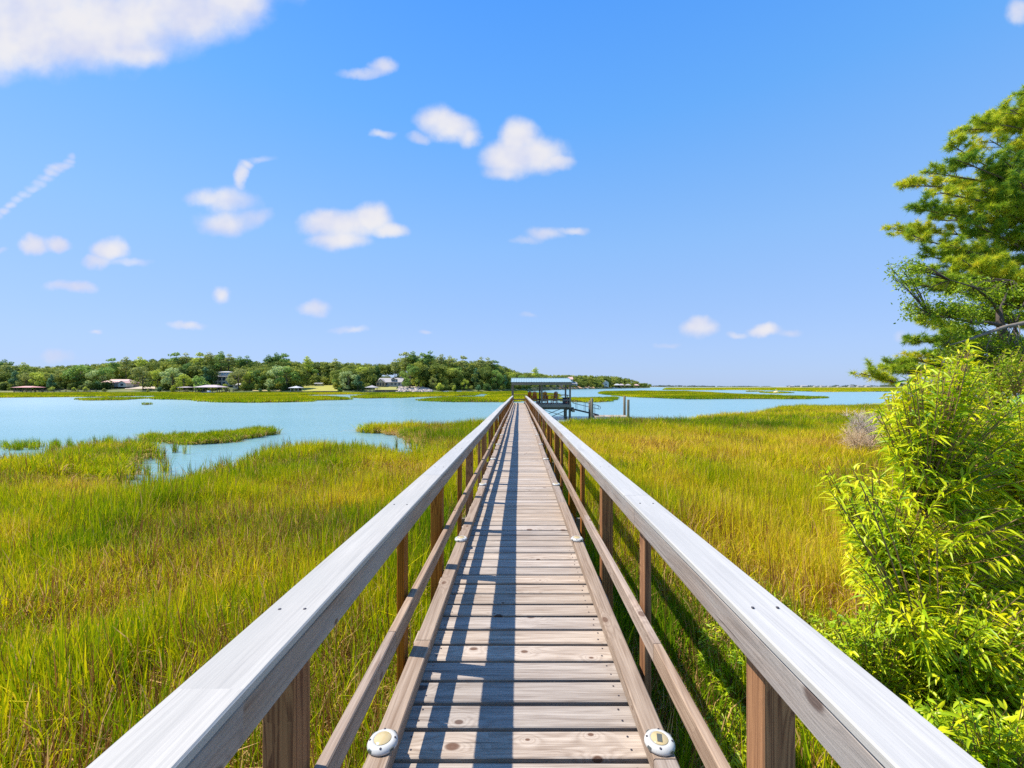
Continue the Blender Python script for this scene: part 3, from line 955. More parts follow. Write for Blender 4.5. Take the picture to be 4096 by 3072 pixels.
def boardwalk():
    root = empty('boardwalk', (0, 0, 0), 0, 'long straight weathered plank boardwalk with white capped railings leading to the pavilion', 'boardwalk')
    # planks
    mb = MB()
    pitch = .1524
    k = math.floor((Y0 - 1.678) / pitch)
    y = 1.678 + k * pitch
    while y < 42.0:
        g = R(.021, .029)
        ya, yb = y + g / 2, y + pitch - g / 2
        ym = (ya + yb) / 2
        z = zd(ym) - .019 + R(-.0018, .0018)
        sk = R(-.0022, .0022)
        mb.beam((-.605 + R(-.012, .006), ym - sk, z + R(-.001, .001)), (.62 + R(-.006, .012), ym + sk, z + R(-.001, .001)), yb - ya, .038, (0, 0, 1), .005)
        y += pitch
    mb.build('deck_planks', M['deck'], root)
    for j in range(16):
        yy = 1.678 + pitch * (j - .5)
        for x in (-.455, .47):
            for dy in (-.03, .035):
                MB().lathe([(.0048, 0), (.0048, .0008), (.0035, .001)], 7, (x + R(-.012, .012), yy + dy, zd(yy) + .0012)).build('deck_nail', M['screw'], root)
    # stringers and joists below
    for x in (-.52, .0, .53):
        s = MB().beam((x, Y0, zd(Y0) - .135), (x, 42, zd(42) - .135), .045, .185)
        s.build('stringer', M['pile'], root)
    for i in range(-1, 11):
        yy = 1.18 + 4.34 * i + .10
        c = MB().beam((-.80, yy, zd(yy) - .34), (.83, yy, zd(yy) - .34), .045, .20)
        c.build('cross_beam', M['pile'], root)
        for x in (-.66, .69):
            p = MB().beam((x, yy + .12, -.8), (x, yy + .12, zd(yy) - .25), .15, .15, (0, 1, 0), .03)
            p.build('pile', M['pile'], root)
    for side in (-1, 1):
        bx = .565 if side < 0 else .618            # inner face of rail boards
        # kerb
        mb = MB()
        ya = Y0
        j = 0
        while ya < 42:
            yb = min(ya + (2.9 if (j == 0 and side > 0) else 3.66), 42)
            xk = side * (.535 if side < 0 else .552)
            mb.beam((xk + wob(ya, side), ya + .002, zd(ya) + .037), (xk + wob(yb, side), yb - .002, zd(yb) + .037), .089, .070, (0, 0, 1), .005)
            ya = yb; j += 1
        mb.build('kerb', M['kerb'], root)
        # rails
        mr = .385 if side < 0 else .325
        for nm, top, h, w, mat, off, seg in (('middle_rail', mr, .089, .038, 'midrail', -.012, 3.9), ('rail_board', .832, .089, .038, 'railboard', 0, 4.34)):
            mb = MB()
            ya = Y0 if nm == 'rail_board' else Y0 - .7
            if side > 0 and nm == 'rail_board': ya -= .79
            xc = side * (bx + off + w / 2)
            while ya < 41.9:
                yb = min(ya + seg, 41.9)
                ym = (ya + yb) / 2
                for (p, q) in ((ya + .0015, ym), (ym, yb - .0015)):
                    mb.beam((xc + wob(p, side) * .6, p, zd(p) + top - h / 2 + wob(p, side + 5) * .5),
                            (xc + wob(q, side) * .6, q, zd(q) + top - h / 2 + wob(q, side + 5) * .5), w, h, (0, 0, 1), .004)
                ya = yb
            mb.build(nm, M[mat], root)
        mb = MB()
        ya = Y0 - (.6 if side > 0 else 0)
        while ya < 42:
            yb = min(ya + 4.34, 42)
            ym = (ya + yb) / 2
            rr = random.random()
            xo = (side * (bx - .005), side * (bx + .142))
            xm = (xo[0] + xo[1]) / 2
            for (p, q) in ((ya + .0012, ym), (ym, yb - .0012)):
                mb.beam((xm + wob(p, side) * .6, p, zd(p) + .8475 + wob(p, side + 5) * .5),
                        (xm + wob(q, side) * .6, q, zd(q) + .8475 + wob(q, side + 5) * .5), .147, .025, (0, 0, 1), .004, 0, rr)
            ya = yb
        cap = mb.build('handrail_cap', M['cap'], root)
        # posts: wide square posts, with a slimmer stud half way between
        i = -1
        while True:
            yp = 1.14 + 2.17 * i
            if yp > 41.8: break
            xa = side * (bx + .040)
            xb = side * (bx + .129)
            a = wob(yp, side) * .6
            MB().beam(((xa + xb) / 2 + a, yp + .045, zd(yp) - .30), ((xa + xb) / 2 + a, yp + .045, zd(yp) + .833), .089, .089, (0, 1, 0), .004).build('post', M['post'], root)
            ys = yp + 1.085
            if ys < 41.8:
                xb = side * (bx + .078)
                MB().beam(((xa + xb) / 2 + a, ys + .045, zd(ys) - .26), ((xa + xb) / 2 + a, ys + .045, zd(ys) + .833), .038, .089, (0, 1, 0), .004).build('slim_post', M['post'], root)
            i += 1
        # screw heads in pairs on the cap
        for i in range(0, 8):
            yp = 1.18 + 1.085 * i
            for dx in (.035, .105):
                x = side * (bx + dx) + wob(yp, side) * .6
                MB().lathe([(.0045, 0), (.0045, .0012), (.002, .0016)], 8, (x, yp + R(-.01, .01), zd(yp) + .8602 + wob(yp, side + 5) * .5)).build('screw', M['screw'], root)
    return root


boardwalk()

# ------------------------------------------------------------------ solar lights
ORD = ['first', 'second', 'third', 'fourth', 'fifth', 'sixth', 'seventh', 'eighth', 'ninth', 'tenth', 'eleventh', 'twelfth', 'thirteenth', 'fourteenth', 'fifteenth', 'sixteenth', 'seventeenth', 'eighteenth']


def solar_light():
    root = empty('solar_deck_light')
    n = 32
    mb = MB().lathe([(.060, 0), (.066, .004), (.066, .012), (.060, .021), (.052, .026), (.040, .0275), (.0385, .0255)], n)
    mb.build('housing', M['whiteplastic'], root)
    MB().lathe([(.038, .0265), (.036, .0285), (.0, .0295)], 28).build('lens', M['lens'], root)
    for k in range(4):
        a = math.radians(45 + 90 * k)
        c, s = math.cos(a), math.sin(a)
        b = MB().beam((c * .0575, s * .0575, .0125), (c * .0672, s * .0672, .0125), .020, .011)
        b.build('side_window', M['solar'], root)
        d = MB().lathe([(.005, 0), (.005, .002), (.003, .0025)], 10, (math.cos(a + .785) * .0535, math.sin(a + .785) * .0535, .0243))
        d.build('screw', M['screw'], root)
    return root


def solar_lights():
    base = solar_light()
    first = True
    for i in range(16):
        y = 1.665 + 2.262 * i
        for side in (-1, 1):
            o = base if first else copy_tree(base)
            first = False
            x = -.535 if side < 0 else .552
            o.location = (x + wob(y, side), y, zd(y) + .0725)
            o.scale = (.89, .89, .95)
            o.rotation_euler = (-.0071, 0, R(-.5, .5))
            ln = 'left' if side < 0 else 'right'
            lab = f'round white solar light on the {ln} kerb, {ORD[i]} from the near end'
            if i == 0:
                lab = 'nearest round white solar light with plain yellow lens on the left kerb' if side < 0 else 'nearest round white solar light with dark solar cell on the right kerb'
            tag(o, lab, 'solar light', 'solar lights along the boardwalk kerbs')
            if i == 0 and side > 0:
                MB().box((-.011, -.024, .0293), (.011, .020, .0305), 0, .0005).build('solar_cell', M['solar'], o)


solar_lights()


# ------------------------------------------------------------------ PAVILION
def pavilion():
    ZP = zd(42) + .0
    root = empty('pier_pavilion', (2.2, 44.0, 0), 0, 'open wooden pier pavilion with pale blue metal roof at the end of the boardwalk', 'pavilion')
    O = Vector((2.2, 44.0, 0))

    def B(name, mat, segs):
        mb = MB()
        for s in segs:
            p0, p1, w, h = s[:4]
            up = s[4] if len(s) > 4 else (0, 0, 1)
            mb.beam(Vector(p0) - O, Vector(p1) - O, w, h, up, .008)
        return mb.build(name, M[mat], root)
    xa, xb, ya, yb = -.75, 5.18, 42.05, 46.3
    pl = []
    y = ya
    while y < yb - .05:
        pl.append(((xa, y + .07, ZP - .019), (xb, y + .07, ZP - .019), .138, .038)); y += .15
    B('platform_deck', 'deck', pl)
    B('platform_beam', 'pavwood', [((.7, ya - .03, ZP - .17), (xb, ya - .03, ZP - .17), .05, .26), ((xa, yb + .03, ZP - .17), (xb, yb + .03, ZP - .17), .05, .26),
                                   ((xb + .03, ya - .05, ZP - .17), (xb + .03, yb + .05, ZP - .17), .05, .26), ((xa - .03, ya, ZP - .17), (xa - .03, yb, ZP - .17), .05, .26)])
    B('under_beam', 'pile', [((xa, ya + .35, ZP - .42), (xb + .35, ya + .35, ZP - .42), .09, .22), ((xa, yb - .4, ZP - .42), (xb + .35, yb - .4, ZP - .42), .09, .22)])
    for (x, y) in ((-.66, 42.1), (2.28, 42.1), (5.12, 42.1), (-.66, 46.2), (2.28, 46.2), (5.12, 46.2)):
        B('roof_post', 'pavwood', [((x, y, ZP - .4), (x, y, 3.6), .17, .17, (0, 1, 0))])
    for (x, y) in ((-.5, 42.4), (2.28, 42.4), (4.72, 42.4), (5.12, 42.35), (-.5, 45.9), (2.28, 45.9), (5.0, 45.9)):
        MB().tube([Vector((x, y, -1)) - O, Vector((x, y, ZP - .31)) - O], .12, 10).build('pile', M['pile'], root)
    for s in (((5.0, 42.3, ZP - .5), (3.0, 42.3, .15), .05, .2, (0, 1, 0)), ((5.0, 45.8, ZP - .5), (2.6, 45.8, .1), .05, .2, (0, 1, 0)), ((2.3, 42.25, ZP - .5), (4.9, 42.25, .2), .05, .2, (0, 1, 0))):
        B('brace', 'pile', [s])
    # railings
    zr = ZP + .88
    B('railing', 'pavwood', [((2.3, 42.08, zr), (5.2, 42.08, zr), .14, .04), ((2.3, 42.05, ZP + .42), (5.12, 42.05, ZP + .42), .04, .09),
                             ((5.1, 42.0, zr), (5.1, 46.3, zr), .14, .04), ((5.13, 42.1, ZP + .42), (5.13, 44.4, ZP + .42), .04, .09),
                             ((-.7, 46.25, zr), (5.2, 46.25, zr), .14, .05), ((-.7, 46.22, ZP + .36), (5.1, 46.22, ZP + .36), .04, .12),
                             ((-.68, 42.1, zr), (-.68, 46.3, zr), .14, .04), ((-.7, 42.1, ZP + .4), (-.7, 46.2, ZP + .4), .04, .09)])
    for x in (2.62, 3.72, 4.85):
        B('rail_stud', 'pavwood', [((x, 42.12, ZP - .2), (x, 42.12, zr), .07, .05, (0, 1, 0))])
    # roof: low gable, ridge across
    ze, zr2 = 3.74, 4.18
    xl, xr, yf, ym, yk = -.78, 5.26, 41.55, 44.2, 46.9
    mb = MB()
    n = 24
    for (y0, z0, y1, z1) in ((yf, ze, ym, zr2), (yk, ze, ym, zr2)):
        for i in range(n):
            a, b = xl + (xr - xl) * i / n, xl + (xr - xl) * (i + 1) / n
            pts = [(a, y0, z0), (b, y0, z0), (b, y1, z1), (a, y1, z1)]
            if y0 > y1: pts = pts[::-1]
            mb.poly([Vector(p) - O for p in pts])
            mb.poly([Vector((p[0], p[1], p[2] - .03)) - O for p in pts[::-1]])
            mb.beam(Vector((a, y0, z0 + .012)) - O, Vector((a, y1, z1 + .012)) - O, .04, .035)
    roof = mb.build('roof', M['roofblue'], root)
    rc = MB().beam(Vector((xl, ym, zr2 + .02)) - O, Vector((xr, ym, zr2 + .02)) - O, .22, .04).build('ridge_cap', M['roofblue'], roof)
    g = MB()
    for x in (xl + .12, xr - .12):
        g.poly([Vector(p) - O for p in ((x, yf + .25, ze - .05), (x, yk - .25, ze - .05), (x, ym, zr2 - .05))])
    g.build('gable', M['pavwood'], roof)
    B('roof_fascia', 'pavwood', [((xl + .03, yf + .12, ze - .16), (xr - .03, yf + .12, ze - .16), .05, .25), ((xl + .03, yk - .12, ze - .16), (xr - .03, yk - .12, ze - .16), .05, .25),
                                 ((xl + .05, yf + .15, ze - .12), (xl + .05, yk - .15, ze - .12), .05, .2), ((xr - .05, yf + .15, ze - .12), (xr - .05, yk - .15, ze - .12), .05, .2),
                                 ((xl + .1, ym, zr2 - .2), (xr - .1, ym, zr2 - .2), .05, .2)])

    # furniture: tall chairs, tables, box, bucket - each its own thing
    def chair(mat):
        c = empty('adirondack_chair')
        s = MB().box((-.22, -.20, .52), (.22, .30, .56))
        s.build('seat', M[mat], c)
        bk = MB()
        for i in range(7):
            x = -.186 + .062 * i
            top = 1.10 + .16 * math.cos(x / .23 * 1.35)
            bk.beam((x * .82, -.20, .50), (x * 1.05, -.44, top), .055, .02, (0, 1, 0), .003)
        bk.box((-.2, -.335, .80), (.2, -.30, .88))
        bk.build('backrest', M[mat], c)
        for s_ in (-1, 1):
            MB().box((s_ * .25 - .035, -.34, .76), (s_ * .25 + .035, .36, .785)).build('armrest', M[mat], c)
            MB().box((s_ * .235 - .025, .28, 0), (s_ * .235 + .025, .34, .76)).build('leg', M[mat], c)
            MB().box((s_ * .235 - .025, -.34, 0), (s_ * .235 + .025, -.27, .76)).build('leg', M[mat], c)
        MB().box((-.205, .29, .2), (.205, .33, .27)).build('footrest', M[mat], c)
        return c
    for (px, y, rz, mat, lab) in ((2112, 44.6, .45, 'chairlit', 'tall rust slatted chair in sunlit orange, leftmost under the pavilion roof'),
                                  (2137.5, 44.2, 0.05, 'chair', 'rust brown tall slatted chair just left of the pavilion middle post'),
                                  (2179, 44.3, -.03, 'chair', 'rust brown tall slatted chair just right of the pavilion middle post'),
                                  (2221, 44.8, 0.08, 'chair', 'rust brown tall slatted chair, rightmost under the pavilion roof')):
        c = chair(mat)
        c.location = ((px - CX) / F * y, y, ZP)
        c.rotation_euler = (0, 0, rz)
        tag(c, lab, 'chair', 'tall chairs under the pavilion roof')
    y = 44.5
    t = empty('side_table', ((2198 - CX) / F * y, y, ZP), 0, 'rust brown tall side table between the two right pavilion chairs', 'table')
    MB().box((-.24, -.25, .80), (.24, .25, .83)).build('tabletop', M['chair'], t)
    for sx in (-1, 1):
        for sy in (-1, 1):
            MB().box((sx * .18 - .03, sy * .2 - .03, 0), (sx * .18 + .03, sy * .2 + .03, .80)).build('leg', M['chair'], t)
    b = empty('storage_box', (4.78, 42.6, ZP), .05, 'dark navy box with faded red panels in the right front pavilion corner', 'box')
    MB().box((-.32, -.25, .0), (.32, .25, .60), 0, .03).build('box_body', M['navy'], b)
    MB().box((-.34, -.27, .605), (.34, .27, .66), 0, .02).build('lid', M['navy'], b)
    for z0 in (.10, .38):
        MB().box((-.10, -.262, z0), (.16, -.252, z0 + .14), 0, .01).build('panel', M['red'], b)
    b = empty('bucket', (1.92, 42.75, ZP), 0, 'small white bucket on the pavilion deck beside the middle post', 'bucket')
    MB().lathe([(.11, 0), (.14, .30), (.145, .30), (.13, .29)], 16).build('bucket_body', M['whiteplastic'], b)
    MB().tube([(-.14, 0, .28), (-.10, 0, .39), (0, 0, .43), (.10, 0, .39), (.14, 0, .28)], .006, 5).build('handle', M['darkmetal'], b)


pavilion()


# ------------------------------------------------------------------ gangway, floating dock, pilings
def dock():
    g = empty('gangway', (5.5, 41.9, 0), 0, 'narrow dark metal gangway with loop handrails sloping from pavilion to floating dock', 'gangway')
    O = Vector((5.5, 41.9, 0))
    A, Bp = Vector((5.3, 42.3, 1.06)), Vector((7.95, 42.3, .44))
    for dy in (-.42, .42):
        MB().beam(A + Vector((0, dy, 0)) - O, Bp + Vector((0, dy, 0)) - O, .05, .14).build('stringer', M['darkmetal'], g)
    mb = MB()
    for i in range(22):
        t = (i + .5) / 22
        c = A.lerp(Bp, t) - O
        mb.beam(c + Vector((0, -.40, .05)), c + Vector((0, .40, .05)), .11, .025)
    mb.build('tread', M['pavwood'], g)
    for dy in (-.45, .45):
        t0, t1 = A.lerp(Bp, .08), A.lerp(Bp, 1.0)
        up1, up2 = Vector((0, dy, .95)), Vector((0, dy, .60))
        e = (Bp - A).normalized()
        pts = [t0 + up2 - e * .0, t0 + up2 - e * .10 + Vector((0, 0, .1)), t0 + up1 - e * .12 - Vector((0, 0, .08)), t0 + up1, t1 + up1, t1 + up1 + e * .14 - Vector((0, 0, .06)), t1 + up1 + e * .2 - Vector((0, 0, .17)),
               t1 + up2 + e * .14 + Vector((0, 0, .05)), t1 + up2, t0 + up2]
        MB().tube([p - O for p in pts], .022, 6).build('handrail', M['darkmetal'], g)
        for t in (.18, .5, .85):
            q = A.lerp(Bp, t) + Vector((0, dy, 0))
            MB().tube([q - O, q + Vector((0, 0, .95)) - O], .018, 6).build('rail_stanchion', M['darkmetal'], g)
    l = empty('landing_step', (5.42, 42.3, 0.8), 0, 'small wooden landing step at the top of the gangway', 'step')
    MB().box((-.16, -.5, .17), (.16, .5, .24)).build('tread', M['pavwood'], l)
    for dy in (-.45, .45):
        MB().box((-.14, dy - .03, -.05), (.14, dy + .03, .168)).build('bracket', M['pile'], l)
    d = empty('floating_dock', (9.2, 41.8, 0), 0, 'low pale wooden floating dock between the pilings', 'dock')
    mb = MB()
    for i in range(22):
        x = -1.62 + .149 * i
        mb.beam((x, -1.25, .37), (x, 1.25, .37), .138, .035)
    mb.build('dock_planks', M['dockwood'], d)
    MB().box((-1.7, -1.30, .16), (1.7, -1.25, .345)).box((-1.7, 1.25, .16), (1.7, 1.30, .345)).box((-1.72, -1.24, .16), (-1.68, 1.24, .345)).box((1.68, -1.24, .16), (1.72, 1.24, .345)).build('dock_frame', M['dockwood'], d)
    for x in (-1.1, 0, 1.1):
        MB().box((x - .4, -1.1, -.2), (x + .4, 1.1, .155), 0, .05).build('float', M['navy'], d)
    for (px, y, top, lab) in ((2359, 42.6, 1603, 'shorter of the two pilings at the gangway foot'), (2367.5, 40.9, 1592, 'taller of the two pilings at the gangway foot'),
                              (2498, 42.9, 1583, 'tallest piling at the right end of the floating dock'), (2513, 40.5, 1598, 'shorter piling at the right end of the floating dock')):
        p = at(px, top, y)
        o = MB().tube([(0, 0, -1.2 - 0), (0, 0, p.z * .5), (0, 0, p.z - .03), (0, 0, p.z)], [.13, .125, .12, .09], 12).build('mooring_piling', M['pile'], None, (p.x, y, 0))
        tag(o, lab, 'piling', 'pilings round the floating dock')


dock()


# ------------------------------------------------------------------ FAR SHORE
def DS(px):
    xs = [-1200, 700, 1000, 1400, 1700, 2000, 2090, 2200, 2400, 2600]
    ds = [190, 190, 186, 192, 200, 222, 270, 390, 600, 880]
    return float(np.interp(px, xs, ds))


def hgt(d):
    return float(np.interp(d, [-6, 0, 3, 10, 24, 50, 120, 260], [-.6, .1, .8, 1.8, 3.2, 4.0, 5.0, 6.0]))


def TOP(px):
    xs = [-300, 0, 30, 150, 300, 430, 500, 700, 800, 880, 950, 1060, 1110, 1160, 1200, 1300, 1537, 1600, 1622, 1673, 1758, 1808, 1944, 1995, 2035, 2086, 2144, 2188, 2330, 2459, 2527, 2578, 2592]
    ys = [1440, 1438, 1450, 1456, 1450, 1442, 1434, 1420, 1421, 1417, 1430, 1437, 1417, 1430, 1438, 1436, 1446, 1440, 1412, 1413, 1422, 1435, 1432, 1448, 1464, 1481, 1480, 1490, 1491, 1495, 1508, 1527, 1545]
    return float(np.interp(px, xs, ys))


def shore():
    pxs = np.linspace(-1200, 2600, 150)
    ds = [-6, 0, 3, 10, 24, 50, 120, 260]
    V, Q = [], []
    for px in pxs:
        D0 = DS(px)
        k = 1.0 if px < 2100 else np.interp(px, [2100, 2600], [1, .7])
        for d in ds:
            D = D0 + d
            V.append(((px - CX) / F * D, D, hgt(d) * k + R(-.1, .1)))
    m = len(ds)
    for i in range(len(pxs) - 1):
        for j in range(m - 1):
            Q.append((i * m + j, (i + 1) * m + j, (i + 1) * m + j + 1, i * m + j + 1))
    me = npmesh('far_bank', V, Q, smooth=True)
    mt, nt, out = new_mat('bank_soil_and_grass')
    b = NB(nt)
    p = b.n('ShaderNodeBsdfPrincipled')
    pos = b.n('ShaderNodeNewGeometry').outputs['Position']
    f = b.noise(b.mapping(pos, (.08, .08, .3)), 1, 5, .6)
    b.l(b.ramp(f, [(.35, (.06, .085, .02)), (.55, (.13, .15, .03)), (.7, (.24, .20, .08))]), p.inputs['Base Color'])
    p.inputs['Roughness'].default_value = .9
    b.l(p.outputs[0], out.inputs[0])
    tag(link_mesh('far_bank', me, mt), 'low wooded bank across the water', None, None, 'structure')


shore()


def lawn(px0, px1, d0, d1, name, lab, col):
    mb = MB()
    n = 8
    rows = [d0 + (d1 - d0) * i / n for i in range(n + 1)]
    for i in range(n):
        for j in range(n):
            q = []
            for (a, c) in ((j, i), (j + 1, i), (j + 1, i + 1), (j, i + 1)):
                px = px0 + (px1 - px0) * a / n
                D = DS(px) + rows[c]
                q.append(((px - CX) / F * D, D, hgt(rows[c]) + .22))
            mb.poly(q)
    o = mb.build(name, plain(name + '_turf', col, .9, 0, .25, .4))
    tag(o, lab, None, None, 'structure')


lawn(1205, 1350, 4, 44, 'lawn', 'sunny yellow green lawn beside the white gazebo', (.36, .33, .05))
lawn(1010, 1120, 5, 30, 'clearing', 'dry tan clearing under the trees', (.46, .36, .14))
lawn(500, 620, 12, 26, 'yard', 'bare sandy yard in front of the pink roofed house', (.55, .43, .30))
lawn(1500, 1700, 7, 24, 'yard', 'grassy yard below the grey house', (.32, .30, .07))
lawn(2235, 2380, 3, 60, 'sandy_bank', 'bare orange sandy bank behind the pavilion', (.58, .33, .15))


# ---- far trees
def leaf_cloud(blobs, n, size, seed, flat=0.35):
    g = np.random.default_rng(seed)
    vol = np.array([b[3] * b[4] * b[5] for b in blobs]) ** .67
    pick = g.choice(len(blobs), n, p=vol / vol.sum())
    B = np.array(blobs)[pick]
    d = g.normal(size=(n, 3))
    d /= np.linalg.norm(d, axis=1)[:, None]
    r = g.uniform(.45, 1.08, n) ** .6
    P = B[:, :3] + d * B[:, 3:6] * r[:, None]
    nrm = d * .7 + g.normal(size=(n, 3)) * .6 + np.array([0, 0, flat])
    nrm /= np.linalg.norm(nrm, axis=1)[:, None]
    t = np.cross(nrm, g.normal(size=(n, 3)))
    t /= np.linalg.norm(t, axis=1)[:, None]
    s = np.cross(nrm, t)
    a = size * g.uniform(.55, 1.3, n)[:, None]
    c = a * g.uniform(.5, .9, n)[:, None]
    V = np.stack([P - t * a * .5 - s * c * .3, P + t * a * .2 - s * c * .5, P + t * a * .55 + s * c * .2, P - t * a * .15 + s * c * .5], 1)
    bt = np.repeat(np.clip(g.normal(.5, .22, n), 0, 1), 4)
    return V.reshape(-1, 3), np.arange(4 * n).reshape(-1, 4), bt


def far_tree_meshes(kind, seed):
    """unit tree, 1 high; returns crown mesh, trunk mesh"""
    g = np.random.default_rng(seed)
    tr = MB()
    blobs = []
    if kind == 'oak':
        for i in range(16):
            a = g.uniform(0, 6.28); z = g.uniform(.14, .88)
            rr = .26 * math.sqrt(max(.05, 1 - ((z - .5) / .5) ** 2)) + .04
            s = g.uniform(.10, .17)
            blobs.append((math.cos(a) * rr, math.sin(a) * rr, z, s * 1.15, s * 1.15, s * .8))
        blobs.append((0, 0, .86, .16, .16, .13))
        V, Q, bt = leaf_cloud(blobs, 1800, .052, seed)
        tr.tube([(0, 0, 0), (.01, 0, .3), (.0, .01, .7)], [.022, .018, .006], 6)
        for i in range(5):
            a = g.uniform(0, 6.28)
            tr.tube([(0, 0, .25 + .06 * i), (math.cos(a) * .14, math.sin(a) * .14, .45 + .07 * i)], [.011, .004], 5)
    elif kind == 'pine':
        for i in range(11):
            a = g.uniform(0, 6.28); z = g.uniform(.52, .93)
            rr = g.uniform(.05, .17) * (1.15 - .5 * (z - .5) / .5)
            s = g.uniform(.06, .105)
            blobs.append((math.cos(a) * rr, math.sin(a) * rr, z, s * 1.35, s * 1.35, s * .55))
        blobs.append((0, 0, .955, .07, .07, .045))
        V, Q, bt = leaf_cloud(blobs, 1050, .036, seed, .7)
        tr.tube([(0, 0, 0), (.008, 0, .5), (0, .0, .95)], [.016, .012, .004], 6)
        for (x, y, z, *_) in blobs[:8]:
            tr.tube([(0, 0, z - .05), (x * .8, y * .8, z - .01)], [.005, .002], 4)
    elif kind == 'cedar':
        for i in range(14):
            z = g.uniform(.10, .9)
            a = g.uniform(0, 6.28)
            rr = .17 * (1.02 - z)
            s = .09 * (1.15 - z) + .035
            blobs.append((math.cos(a) * rr, math.sin(a) * rr, z, s * 1.2, s * 1.2, s * 1.1))
        blobs.append((0, 0, .93, .05, .05, .07))
        V, Q, bt = leaf_cloud(blobs, 1300, .046, seed)
        tr.tube([(0, 0, 0), (0, 0, .9)], [.02, .004], 6)
    else:  # bush
        for i in range(10):
            a = g.uniform(0, 6.28); rr = g.uniform(0, .45); z = g.uniform(.2, .75)
            s = g.uniform(.2, .32)
            blobs.append((math.cos(a) * rr, math.sin(a) * rr, z, s, s, s * .8))
        V, Q, bt = leaf_cloud(blobs, 900, .11, seed)
        for i in range(5):
            a = g.uniform(0, 6.28)
            tr.tube([(0, 0, 0), (math.cos(a) * .3, math.sin(a) * .3, .6)], [.03, .008], 5)
    return npmesh(kind + '_crown', V, Q, {'bt': bt}), tr


KINDS = {'oak': 4, 'pine': 4, 'cedar': 2, 'bush': 2}
TREEPROTO = {}
for kind, nvar in KINDS.items():
    for i in range(nvar):
        TREEPROTO[(kind, i)] = far_tree_meshes(kind, 200 + 17 * i + len(kind))
TRUNKMESH = {}
TONES = {'dark green': (.050, .085, .022), 'mid green': (.085, .125, .028), 'yellow green': (.17, .19, .028), 'olive': (.125, .135, .04),
         'pale grey green': (.155, .185, .075), 'deep blue green': (.045, .085, .040)}
NAMES = {'oak': ('broadleaf_tree', 'tree', 'round crowned tree'), 'pine': ('pine_tree', 'tree', 'tall pine'), 'cedar': ('cedar_tree', 'tree', 'dense conical evergreen'), 'bush': ('shrub', 'shrub', 'low bush')}
LANDMARKS = [(115, 'the red roofed boat shelter'), (493, 'the pink roofed house'), (745, 'the small grey boathouse'), (910, 'the white three storey house'), (1185, 'the white gazebo'),
             (1277, 'the white shed on the lawn'), (1488, 'the grey roofed gazebo'), (1565, 'the grey gabled house'), (1655, 'the riprap rocks'), (1962, 'the half hidden tan house'), (2165, 'the blue roofed pavilion')]
TREELIST = []


def far_tree(px, top, D, kind, tone, row, wid=1.0, base=None):
    TREELIST.append((px, top, D, kind, tone, row, wid, base))


T = far_tree
# front row along the water's edge (pixel of the trunk, top, distance behind bank)
T(25, 1450, 16, 'pine', 'olive', 'front'); T(60, 1478, 8, 'cedar', 'deep blue green', 'front'); T(105, 1490, 9, 'oak', 'olive', 'front'); T(160, 1485, 9, 'oak', 'yellow green', 'front', 1.1)
T(205, 1496, 7, 'cedar', 'deep blue green', 'front'); T(240, 1474, 14, 'oak', 'olive', 'front', 1.1); T(322, 1456, 16, 'oak', 'mid green', 'front', 1.25); T(385, 1476, 12, 'oak', 'pale grey green', 'front')
T(412, 1464, 14, 'oak', 'mid green', 'front', .9); T(572, 1462, 10, 'oak', 'olive', 'front', 1.05); T(632, 1476, 12, 'oak', 'yellow green', 'front'); T(690, 1468, 10, 'oak', 'pale grey green', 'front', 1.1)
T(735, 1494, 7, 'oak', 'yellow green', 'front'); T(760, 1448, 20, 'oak', 'dark green', 'front'); T(822, 1465, 12, 'cedar', 'deep blue green', 'front', 1.3); T(795, 1496, 6, 'bush', 'mid green', 'front')
T(955, 1472, 10, 'oak', 'olive', 'front', 1.25); T(1000, 1480, 12, 'oak', 'yellow green', 'front'); T(1035, 1476, 12, 'oak', 'dark green', 'front', 1.05); T(1068, 1484, 12, 'oak', 'yellow green', 'front', .9); T(1108, 1458, 10, 'oak', 'pale grey green', 'front', 1.1)
T(1148, 1462, 9, 'oak', 'mid green', 'front', 1.1); T(1205, 1466, 46, 'oak', 'olive', 'front'); T(1250, 1460, 52, 'oak', 'mid green', 'front'); T(1310, 1456, 50, 'cedar', 'dark green', 'front', 1.2)
T(1395, 1482, 9, 'oak', 'pale grey green', 'front', 1.2); T(1432, 1496, 6, 'cedar', 'deep blue green', 'front', 1.4); T(1440, 1462, 30, 'oak', 'yellow green', 'front'); T(1508, 1460, 36, 'cedar', 'dark green', 'front', 1.2); T(1362, 1478, 14, 'oak', 'mid green', 'front')
T(1640, 1456, 14, 'oak', 'mid green', 'front'); T(1676, 1500, 18, 'oak', 'yellow green', 'front', .8); T(1700, 1440, 24, 'cedar', 'dark green', 'front', 1.1); T(1732, 1508, 10, 'oak', 'olive', 'front', .8)
T(1762, 1530, 6, 'bush', 'yellow green', 'front'); T(1800, 1468, 20, 'oak', 'yellow green', 'front'); T(1815, 1540, 5, 'bush', 'yellow green', 'front'); T(1858, 1515, 7, 'oak', 'yellow green', 'front', .9); T(1838, 1466, 24, 'oak', 'mid green', 'front')
T(1905, 1470, 18, 'cedar', 'deep blue green', 'front', 1.3); T(1915, 1538, 4, 'bush', 'deep blue green', 'front'); T(1950, 1530, 5, 'bush', 'dark green', 'front'); T(1985, 1478, 16, 'oak', 'mid green', 'front'); T(2020, 1500, 10, 'cedar', 'deep blue green', 'front', 1.2)
T(2042, 1486, 16, 'oak', 'yellow green', 'front'); T(2080, 1500, 12, 'oak', 'mid green', 'front'); T(2105, 1512, 8, 'cedar', 'dark green', 'front', 1.3)
